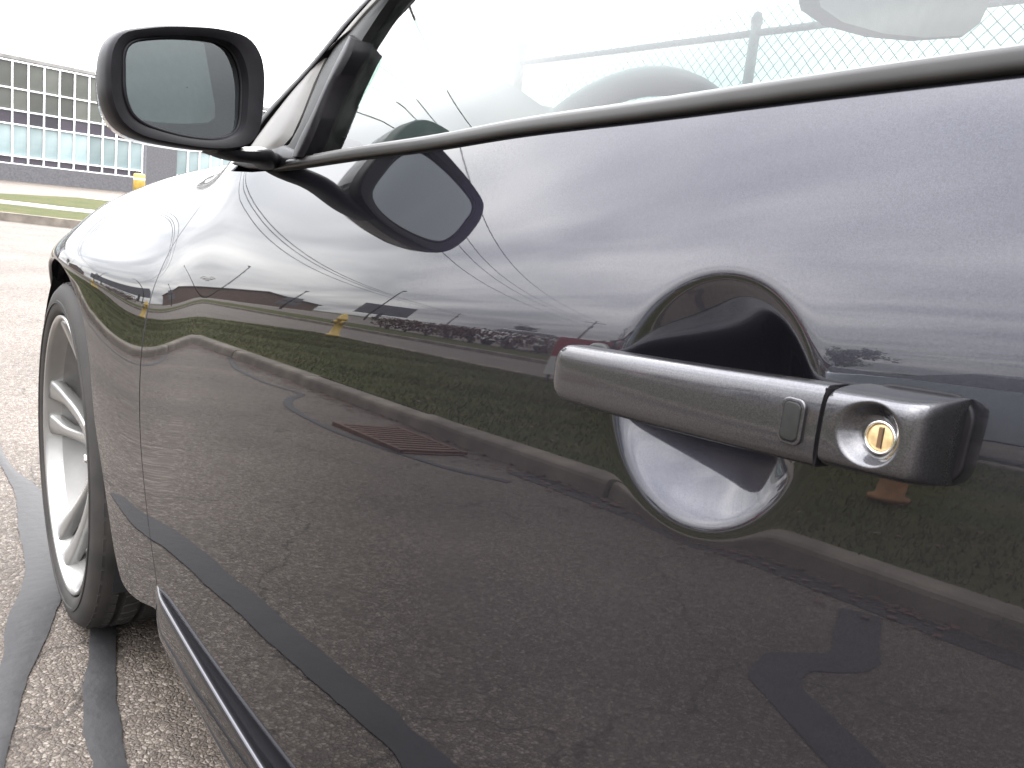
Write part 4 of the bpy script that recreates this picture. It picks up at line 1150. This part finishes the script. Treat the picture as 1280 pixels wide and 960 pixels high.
# black foot that closes the corner between arm, pillar and belt moulding
foot = [on_g(*q) for q in ((300,206),(318,194),(330,186),(348,190),(372,183),(398,196),(400,203),(372,211),(345,214),(322,213))]
V = []; P = np.array(foot); c = P.mean(0)
for off_, s_ in ((-.03, 1.0), (.010, 1.0), (.014, .95), (.016, .8), (.0165, .05)):
    for p in P: q = c+(p-c)*s_; V.append((q[0], q[1]+off_, q[2]))
n_ = len(foot); ft = mesh('mirror_foot', V, grid_faces(5, n_, cv=True), BLACK, mir_o); fix_normals(ft); auto_smooth(ft, 50)
# far-side mirror
fm_ = mesh('side_mirror', mir(mv_), [q[::-1] for q in mfaces], None, car, mats=[BLACK, PAINT], midx=midx); auto_smooth(fm_, 40)
mesh('mirror_arm', mir(np.array([v_.co[:] for v_ in arm.data.vertices])), [tuple(p.vertices)[::-1] for p in arm.data.polygons], BLACK, fm_)
mesh('mirror_glass', mir(vv), grid_faces(3, NL, cv=True), MIRROR, fm_)

# ------------------------------------------------ interior
dv = []
prof = [(.70,.60),(.72,.74),(.74,.85),(.78,.905),(.84,.928),(.92,.938),(1.05,.935),(1.20,.905),(1.30,.86)]
for y_ in np.linspace(-.075, 2*YC+.075, 41):
    hood = .055*math.exp(-((y_+.40)/.16)**4)
    cowl = .045*math.exp(-((y_+.235)/.115)**6)
    edge_ = 1-sm(-.12, -.06, y_)-sm(.12, .06, y_-2*YC)*0
    for x_, z_ in prof: dv.append((x_+.06*(1-((y_-YC)/.8)**2)-(.04*hood/.055 if .74 <= x_ <= .84 else 0), y_, z_+(cowl if .9 < x_ < 1.25 else 0)+(hood if .74 <= x_ <= 1.0 else hood*.2)+.03*(1-((y_-YC)/.8)**2)))
mesh('dashboard', dv, grid_faces(41, len(prof), flip=True), INTER, car)
st = bpy.data.objects.new('steering_wheel', None); COL.objects.link(st); st.parent = car; st.matrix_parent_inverse = Matrix.Translation(-Vector(car.location))
st.location = (.755, -.37, .862); st.rotation_euler = (0, rad(-22), 0)
MB().tube([(0, .180*math.cos(a), .180*math.sin(a)) for a in np.linspace(0, 2*math.pi, 49)[:-1]], .0155, 10, closed=True).build('rim', LEATHER, st, smooth=True, world=False)
MB().lathe([(0,-.035),(.05,-.03),(.075,-.015),(.08,.01),(.06,.04)], (0,0,0), 'x', 32).build('hub', INTER, st, smooth=True, world=False)
for a in (15, 165, 270):
    MB().tube([(0, .05*math.cos(rad(a)), .05*math.sin(rad(a))), (.01, .11*math.cos(rad(a)), .11*math.sin(rad(a))), (0, .178*math.cos(rad(a)), .178*math.sin(rad(a)))], [.022,.016,.015], 8).build('spoke', INTER, st, smooth=True, world=False)
# driver's sun visor folded down
vis = [(-.19,1.20),(-.19,1.085),(-.197,1.055),(-.215,1.038),(-.245,1.034),(-.30,1.037),(-.36,1.046),(-.415,1.059),(-.432,1.072),(-.437,1.095),(-.437,1.20)]
V = []; P = np.array(vis); c = P.mean(0)
for dx, s_ in ((.010,.96),(.006,1.0),(-.004,1.0),(-.008,.97)):
    for y_, z_ in P: q = c+(np.array((y_, z_))-c)*s_; V.append((.42+dx-.18*(q[1]-1.04), q[0], q[1]))
n_ = len(vis)
vz = mesh('sun_visor', V, grid_faces(4, n_, cv=True)+[tuple(range(n_)), tuple(range(3*n_, 4*n_))[::-1]], GREYTRIM, car); fix_normals(vz); auto_smooth(vz, 40)
# interior mirror on its stem
im = MB().bbox((.50, -1.00, 1.19), (.525, -.76, 1.255), .012).build('interior_mirror', INTER, car, smooth=False)
MB().box((.497, -.985, 1.20), (.4995, -.775, 1.245)).build('interior_mirror_glass', MIRROR, im)
MB().tube([(.525,-.88,1.22),(.56,-.88,1.27)], .008, 8).build('mirror_stem', INTER, im)
def seat(yc):
    s = bpy.data.objects.new('seat', None); COL.objects.link(s); s.parent = car; s.matrix_parent_inverse = Matrix.Translation(-Vector(car.location)); s.location = (0, yc, 0)
    def cushion(nm, pts, w, r):
        V = []; n = len(pts)
        for k in range(9):
            u = -1+2*k/8; e = (1-abs(u)**4)**.25 if abs(u) < 1 else 0
            c = np.mean(pts, axis=0)
            for x, z in pts: q = c+(np.array((x, z))-c)*(.75+.25*e); V.append((q[0], u*w, q[1]))
        o = mesh(nm, V, grid_faces(9, n, cv=True)+[tuple(range(n)), tuple(range(8*n, 9*n))[::-1]], LEATHER, s, world=False); fix_normals(o); auto_smooth(o, 50)
    cushion('seat_cushion', [(.28,.36),(.30,.42),(.26,.47),(-.05,.44),(-.2,.42),(-.2,.34)], .25, 0)
    cushion('backrest', [(-.12,.42),(-.14,.62),(-.24,.86),(-.32,1.0),(-.38,1.0),(-.36,.8),(-.27,.5),(-.22,.40)], .24, 0)
    cushion('headrest', [(-.29,1.03),(-.28,1.09),(-.31,1.17),(-.36,1.185),(-.40,1.15),(-.395,1.06),(-.37,1.03)], .13, 0)
    MB().tube([(-.34,-.06,.98),(-.345,-.06,1.05)], .007, 8).build('headrest_post', CHROME, s, world=False); MB().tube([(-.34,.06,.98),(-.345,.06,1.05)], .007, 8).build('headrest_post', CHROME, s, world=False)
seat(-.42); seat(2*YC+.42)
MB().box((-.9, -1.62, .30), (1.0, -.10, .34)).build('cabin_floor', INTER, car)
# inner door trim
for sgn_ in (0, 1):
    V = []
    for x_ in np.linspace(-.45, 1.0, 24):
        for z_, d in ((.36, .07), (.6, .065), (.68, .09), (.74, .09), (.80, .055), (.90, .04)):
            V.append((x_, float(B(x_, min(z_, .80)))-d-(.03 if z_ > .85 else 0), min(z_, float(ZB(x_))-.004)))
    V = mir(V) if sgn_ else np.array(V); mesh('inner_door_trim', V, grid_faces(24, 6), INTER, (fdoor if sgn_ else door))
# ---------------------------------------------------------------- what the paint and glass reflect: street side
def simple_car(loc, rz, paint, label, wagon=False):
    r = root('parked_car', loc, label, 'car', 'cars parked across the street', rz)
    L_, W_ = 4.5, 1.78
    low = [(-2.25,.32),(-2.25,.62),(-2.18,.86),(-1.6,.93),(-.9,.95),(.9,.95),(1.3,.92),(2.0,.80),(2.22,.66),(2.25,.45),(2.2,.28)]
    def loft(pts, ws):
        V = []; n = len(pts)
        for u, ins in ws:
            c = np.mean(pts, axis=0)
            for x, z in pts: q = c+(np.array((x, z))-c)*ins; V.append((q[0], u*W_/2, q[1]))
        return V, grid_faces(len(ws), n, cv=True)+[tuple(range(n)), tuple(range((len(ws)-1)*n, len(ws)*n))[::-1]]
    V, F = loft(low, ((-1,.94),(-.97,.985),(-.88,1.0),(.88,1.0),(.97,.985),(1,.94))); o = mesh('body', V, F, paint, r, world=False); fix_normals(o); auto_smooth(o, 40)
    rear = -1.95 if wagon else -1.5
    cab = [(rear,.94),(rear+.35,1.38),(-.2,1.45),(.35,1.40),(1.05,.94)]
    V = []
    for u, t_ in ((-1, 0), (-1, 1), (1, 1), (1, 0)): pass
    V = []; n = len(cab)
    for u in (-1, 1):
        for x, z in cab: V.append((x, u*(W_/2*(.96-.22*(z-.94)/.5)), z))
    o = mesh('cabin_glass', V, grid_faces(2, n, cv=True)+[tuple(range(n)), tuple(range(n, 2*n))[::-1]], DKGLASS, r, world=False, smooth=False); fix_normals(o)
    V = []
    rf = [(rear+.33,1.385),(rear+.40,1.42),(-.2,1.475),(.30,1.435),(.42,1.385)]
    for u in (-1, 1):
        for x, z in rf: V.append((x, u*W_/2*.77, z))
    o = mesh('roof', V, grid_faces(2, 5, cv=True)+[tuple(range(5)), tuple(range(5, 10))[::-1]], paint, r, world=False, smooth=False); fix_normals(o)
    for x in (-1.38, 1.38):
        for u in (-1, 1):
            w = MB().lathe([(0,.09),(.24,.09),(.31,.085),(.325,.06),(.325,-.09),(.30,-.1),(0,-.1)], (x, u*.80, .325), 'y', 28, flip=True).build('wheel', TYRE, r, smooth=True, world=False)
            MB().lathe([(0,.0),(.19,-.01),(.215,.012)] if u > 0 else [(0,.0),(.19,.01),(.215,-.012)], (x, u*.905, .325), 'y', 24, flip=True).build('rim', ALLOY, w, smooth=True, world=False)
    for u in (-1, 1):
        MB().bbox((2.12, u*.62-.16, .62), (2.235, u*.62+.16, .74), .03).build('headlight', SIGNW, r, world=False)
        MB().bbox((-2.265, u*.64-.14, .66), (-2.17, u*.64+.14, .82), .03).build('tail_light', CARR, r, world=False)
    return r
simple_car((3.6, 8.6, .004), 0.0, CARS, 'silver-blue car parked at the near kerb of the street')
simple_car((16.5, 20.5, .005), rad(90), CARW, 'white car parked nose-out across the street', True)
simple_car((20.2, 20.8, .005), rad(90), CARR, 'red car parked beside a white one across the street')
simple_car((12.2, 20.2, .005), rad(95), CARS, 'silver car parked across the street by the autumn hedge')
simple_car((27.5, 21.0, .005), rad(88), CARW, 'white car at the end of the parked row', False)
# hydrants
def hydrant(x, y, z, mt, label, s=1.0):
    r = root('fire_hydrant', (x, y, z), label, 'hydrant'); 
    MB().lathe([(0,0),(.16*s,0),(.16*s,.04*s),(.11*s,.06*s),(.10*s,.48*s),(.13*s,.50*s),(.13*s,.54*s),(.105*s,.56*s),(.09*s,.64*s),(.05*s,.70*s),(.025*s,.71*s),(.025*s,.76*s),(0,.76*s)], (0,0,0), 'z', 24).build('barrel', mt, r, smooth=True, world=False)
    for d in ((1,0),(-1,0),(0,-1)):
        MB().tube([(d[0]*.08*s, d[1]*.08*s, .42*s), (d[0]*.19*s, d[1]*.19*s, .42*s)], .055*s, 12).build('outlet', mt, r, smooth=True, world=False)
        MB().tube([(d[0]*.19*s, d[1]*.19*s, .42*s), (d[0]*.215*s, d[1]*.215*s, .42*s)], .04*s, 6).build('outlet_cap', SIGNG, r, world=False)
hydrant(15.2, 6.9, .12, YELL, 'yellow fire hydrant on the verge behind the kerb', .85)
hydrant(2.10, 3.75, .115, ORANGE, 'faded orange hydrant on the verge near the silver-blue car', .62)
# utility poles and overhead wires
def utility_pole(x, y, az, h, label):
    r = root('utility_pole', (x, y, 0), label, 'utility pole', None, rad(az))
    MB().tube([(0,0,0),(0,0,h*.5),(0,0,h)], [.17,.14,.11], 12).build('pole', WOODP, r, smooth=True, world=False)
    ca_ = MB().box((-.05, -1.2, h-.75), (.07, 1.2, h-.62)).build('crossarm', WOODP, r, world=False)
    for yy in (-1.05, -.35, .35, 1.05): MB().lathe([(0,.2),(.03,.19),(.05,.12),(.03,.08),(.045,.03),(.02,0)], (0, yy, h-.62), 'z', 10).build('insulator', SIGNG, ca_, smooth=True, world=False)
    MB().lathe([(0,0),(.22,0),(.22,.75),(.18,.8),(0,.82)], (.34, 0, h-2.6), 'z', 16).build('transformer', STEEL, r, smooth=True, world=False)
    return r
def wire(p, q, sag, label, r=.012):
    p, q = np.array(p, float), np.array(q, float)
    pts = [p*(1-t)+q*t-np.array([0, 0, 4*sag*t*(1-t)]) for t in np.linspace(0, 1, 40)]
    o = MB().tube(pts, r, 5).build('power_line', WIRE, smooth=True); tag(o, label, 'power line', 'overhead power lines crossing the sky'); return o
def line_set(pt, az, offs, z0s, span0, span1, nm):
    d = np.array([math.cos(rad(az)), math.sin(rad(az))]); n = np.array([-d[1], d[0]]); pt = np.array(pt)
    for a in (span0, span1):
        c = pt+d*a; utility_pole(c[0], c[1], az, 9.4, 'wooden utility pole %s carrying the %s wires' % ('beyond the fence' if a == span0 else 'far up the street', nm))
    wr = .016 if nm == 'nearer' else .03
    for o_, z_ in zip(offs, z0s):
        a = pt+d*span0+n*o_; b = pt+d*span1+n*o_
        wire((a[0], a[1], z_), (b[0], b[1], z_), .5, 'thin dark power line strung between the %s poles' % nm, wr)
line_set((18.5, 4.0), 47.5, (-1.05, -.35, 1.05, .6), (8.75, 8.78, 8.75, 7.0), -38, 75, 'nearer')
line_set((41, 7.3), 40.0, (-1.05, .35, 1.05), (8.75, 8.75, 8.75), -62, 110, 'farther')
# street lamp / pylon signs / billboard on the skyline
def lamp(x, y, h, az, label):
    r = root('street_lamp', (x, y, 0), label, 'street lamp', 'street lamps along the far road', rad(az))
    MB().tube([(0,0,0),(0,0,h*.9),(.3,0,h),(1.6,0,h+.15)], [.11,.08,.07,.05], 10).build('mast', STEEL, r, smooth=True, world=False)
    MB().bbox((1.4,-.18,h+.05),(2.2,.18,h+.22),.05).build('lamp_head', SIGNG, r, world=False)
lamp(98, 29, 9.5, 200, 'tall street lamp with a bent arm on the skyline')
lamp(70, 27, 5.2, 200, 'short street lamp with a bent arm by the pylon sign')
lamp(72, 36, 9.0, 200, 'tall street lamp standing near the brown warehouse')
bb = root('billboard', (97, 50, 0), 'dark billboard on a single post beyond the street', 'billboard', None, rad(205))
MB().tube([(0,0,0),(0,0,3.0)], .3, 12).build('post', STEEL, bb, world=False); MB().box((-.2,-3.4,2.2),(.2,3.4,6.6)).build('panel', SIGNG, bb, world=False); MB().box((.2,-3.5,2.1),(.28,3.5,2.3)).build('catwalk', STEEL, bb, world=False)
ps = root('pylon_sign', (74, 28.6, 0), 'two stacked dark sign boxes on a pole', 'sign', None, rad(200))
MB().tube([(0,0,0),(0,0,3.6)], .12, 10).build('pole', STEEL, ps, world=False); MB().bbox((-.15,-1.0,1.2),(.15,1.0,2.1),.04).build('sign_box', SIGNG, ps, world=False); MB().bbox((-.15,-.8,2.5),(.15,.8,3.6),.04).build('sign_box', SIGNG, ps, world=False)
rs = root('roadside_sign', (8.3, 7.0, .1), 'red and white roadside sign board on the verge', 'sign', None, rad(220))
for yy in (-.28, .28): MB().tube([(0,yy,0),(0,yy,.8)], .02, 8).build('leg', STEEL, rs, world=False)
MB().box((.02,-.36,.42),(.05,.36,.85)).build('red_panel', SIGNR, rs, world=False); MB().box((.02,-.36,.12),(.05,.36,.42)).build('white_panel', SIGNW, rs, world=False)
# buildings on the skyline
def gable(name, x, y, w, d, h, rz, label, mt, roofh=2.2, wins=5):
    r = root(name, (x, y, 0), label, 'building', None, rad(rz))
    V = [(-w/2,-d/2,0),(w/2,-d/2,0),(w/2,d/2,0),(-w/2,d/2,0),(-w/2,-d/2,h),(w/2,-d/2,h),(w/2,d/2,h),(-w/2,d/2,h),(0,-d/2,h+roofh),(0,d/2,h+roofh)]
    mesh('wall', V, [(0,1,5,8,4),(1,2,6,5),(2,3,7,9,6),(3,0,4,7)], mt, r, smooth=False, world=False)
    e = .5
    for s_ in (-1, 1):
        V = [(s_*(w/2+e), -d/2-e, h-e*2*roofh/w), (s_*(w/2+e), d/2+e, h-e*2*roofh/w), (0, d/2+e, h+roofh+.02), (0, -d/2-e, h+roofh+.02)]
        V += [(a, b, c+.18) for a, b, c in V]
        o = mesh('roof', V, [(0,1,2,3),(4,7,6,5),(0,4,5,1),(1,5,6,2),(2,6,7,3),(3,7,4,0)], ROOFG, r, smooth=False, world=False); fix_normals(o)
    for i in range(wins):
        xx = -w/2+w*(i+.5)/wins
        o = MB().box((xx-w/wins*.3, -d/2-.03, 1.0), (xx+w/wins*.3, -d/2+.05, 2.6)).build('window', DKGLASS, r, world=False)
        MB().box((xx-w/wins*.32, -d/2-.06, .9), (xx+w/wins*.32, -d/2, 1.0)).build('sill', CONC, o, world=False)
    MB().box((-.9,-d/2-.05,0),(.9,-d/2+.02,2.3)).build('door', SIGNG, r, world=False)
gable('warehouse', 125, 44, 17, 14, 3.4, 112, 'brown gabled warehouse on the skyline beyond the street', BROWNW, 2.6, 6)
gable('brick_house', 66, 78, 24, 12, 3.2, 130, 'low red brick building with grey roof behind the parking lot', REDBR, 1.8, 5)
gable('brick_house', 34, 84, 26, 12, 3.0, 170, 'long red brick building behind the row of parked cars', REDBR, 1.6, 6)
gable('warehouse', 4, 70, 34, 14, 4.0, 180, 'wide brown shed at the back of the parking lot', BROWNW, 1.4, 7)
# trees and hedge
def leaf_cloud(mb, c, rx, rz, n, size):
    for _ in range(n):
        u = rng.normal(size=3); u /= np.linalg.norm(u); q = rng.random()**.4
        p = np.array(c)+u*q*np.array([rx, rx, rz]); s_ = size*(.5+rng.random()); a = rng.normal(size=3); a /= np.linalg.norm(a); b = np.cross(a, rng.normal(size=3)); b /= np.linalg.norm(b)
        mb.add([p-a*s_, p+b*s_*.6, p+a*s_, p-b*s_*.6], [(0,1,2,3)])
def tree(x, y, h, mt, label, bare=False, grp=None):
    r = root('tree', (x, y, 0), label, 'tree', grp)
    t = MB().tube([(0,0,0),(.05*h*.2,0,h*.25),(0,.02*h,h*.5),(.02*h,0,h*.85)], [.035*h,.026*h,.018*h,.006*h], 9)
    tips = []
    for k in range(16):
        a = random.random()*6.28; z0 = h*random.uniform(.25, .7); L2 = h*random.uniform(.18, .36)
        p1 = np.array([math.cos(a)*L2*.5, math.sin(a)*L2*.5, z0+L2*.45]); p2 = np.array([math.cos(a+.3)*L2, math.sin(a+.3)*L2, z0+L2*.9])
        t.tube([(0,0,z0), p1, p2], [.012*h,.007*h,.003*h], 6); tips.append(p2)
        for _ in range(5):
            d = rng.normal(size=3)*.1*h+np.array([0,0,.05*h]); b = p1*.4+p2*.6; t.tube([b, b+d*.6, b+d], [.004*h,.0025*h,.0012*h], 4); tips.append(b+d)
    t.build('trunk', BARK, r, smooth=True, world=False)
    cr = MB()
    for p in tips: leaf_cloud(cr, p, .09*h, .08*h, 5 if bare else 26, .018*h if bare else .022*h)
    cr.build('crown', mt, r, world=False)
    return r
tree(120, 90, 6.5, LEAFG, 'dark green tree standing alone far beyond the parking lot'); tree(140, 36, 7.0, LEAFA, 'tall rust-coloured tree behind the warehouse')
tree(46, 46, 6.0, LEAFA, 'rust-coloured tree at the corner of the parking lot', True); tree(22, 58, 7.0, LEAFG, 'dark tree before the long brick building')
tree(-22, 52, 6.5, LEAFA, 'half-bare tree in front of the wide brown shed', True); tree(-9, 40, 7.5, LEAFG, 'broad dark tree at the near end of the parking lot')
tree(38, 58, 8.0, LEAFG, 'tall dark tree between the two brick buildings'); tree(-14, 13.8, 5.0, LEAFA, 'young half-bare tree on the lawn across the street', True)
def shrub(x, y, z, h, w, mt, label, grp=None):
    r = root('shrub', (x, y, z), label, 'shrub', grp)
    t = MB()
    for k in range(5):
        a = k*1.26; t.tube([(0,0,0),(math.cos(a)*w*.3, math.sin(a)*w*.3, h*.6)], [.02,.008], 5)
    t.build('stem', BARK, r, world=False)
    c = MB(); leaf_cloud(c, (0,0,h*.52), w*.55, h*.5, 420, .05*h+.02); c.build('foliage', mt, r, world=False); return r
shrub(15.4, 7.0+7.0, .12, 1.1, .9, LEAFG, 'small dark evergreen shrub on the lawn across the street')
for i in range(16): shrub(6.5+i*1.7+random.uniform(-.3,.3), 16.9+random.uniform(-.2,.2), .12, random.uniform(.75,1.05), random.uniform(1.3,1.8), LEAFA, 'rusty autumn shrub in the hedge across the street', 'shrubs of the autumn hedge')
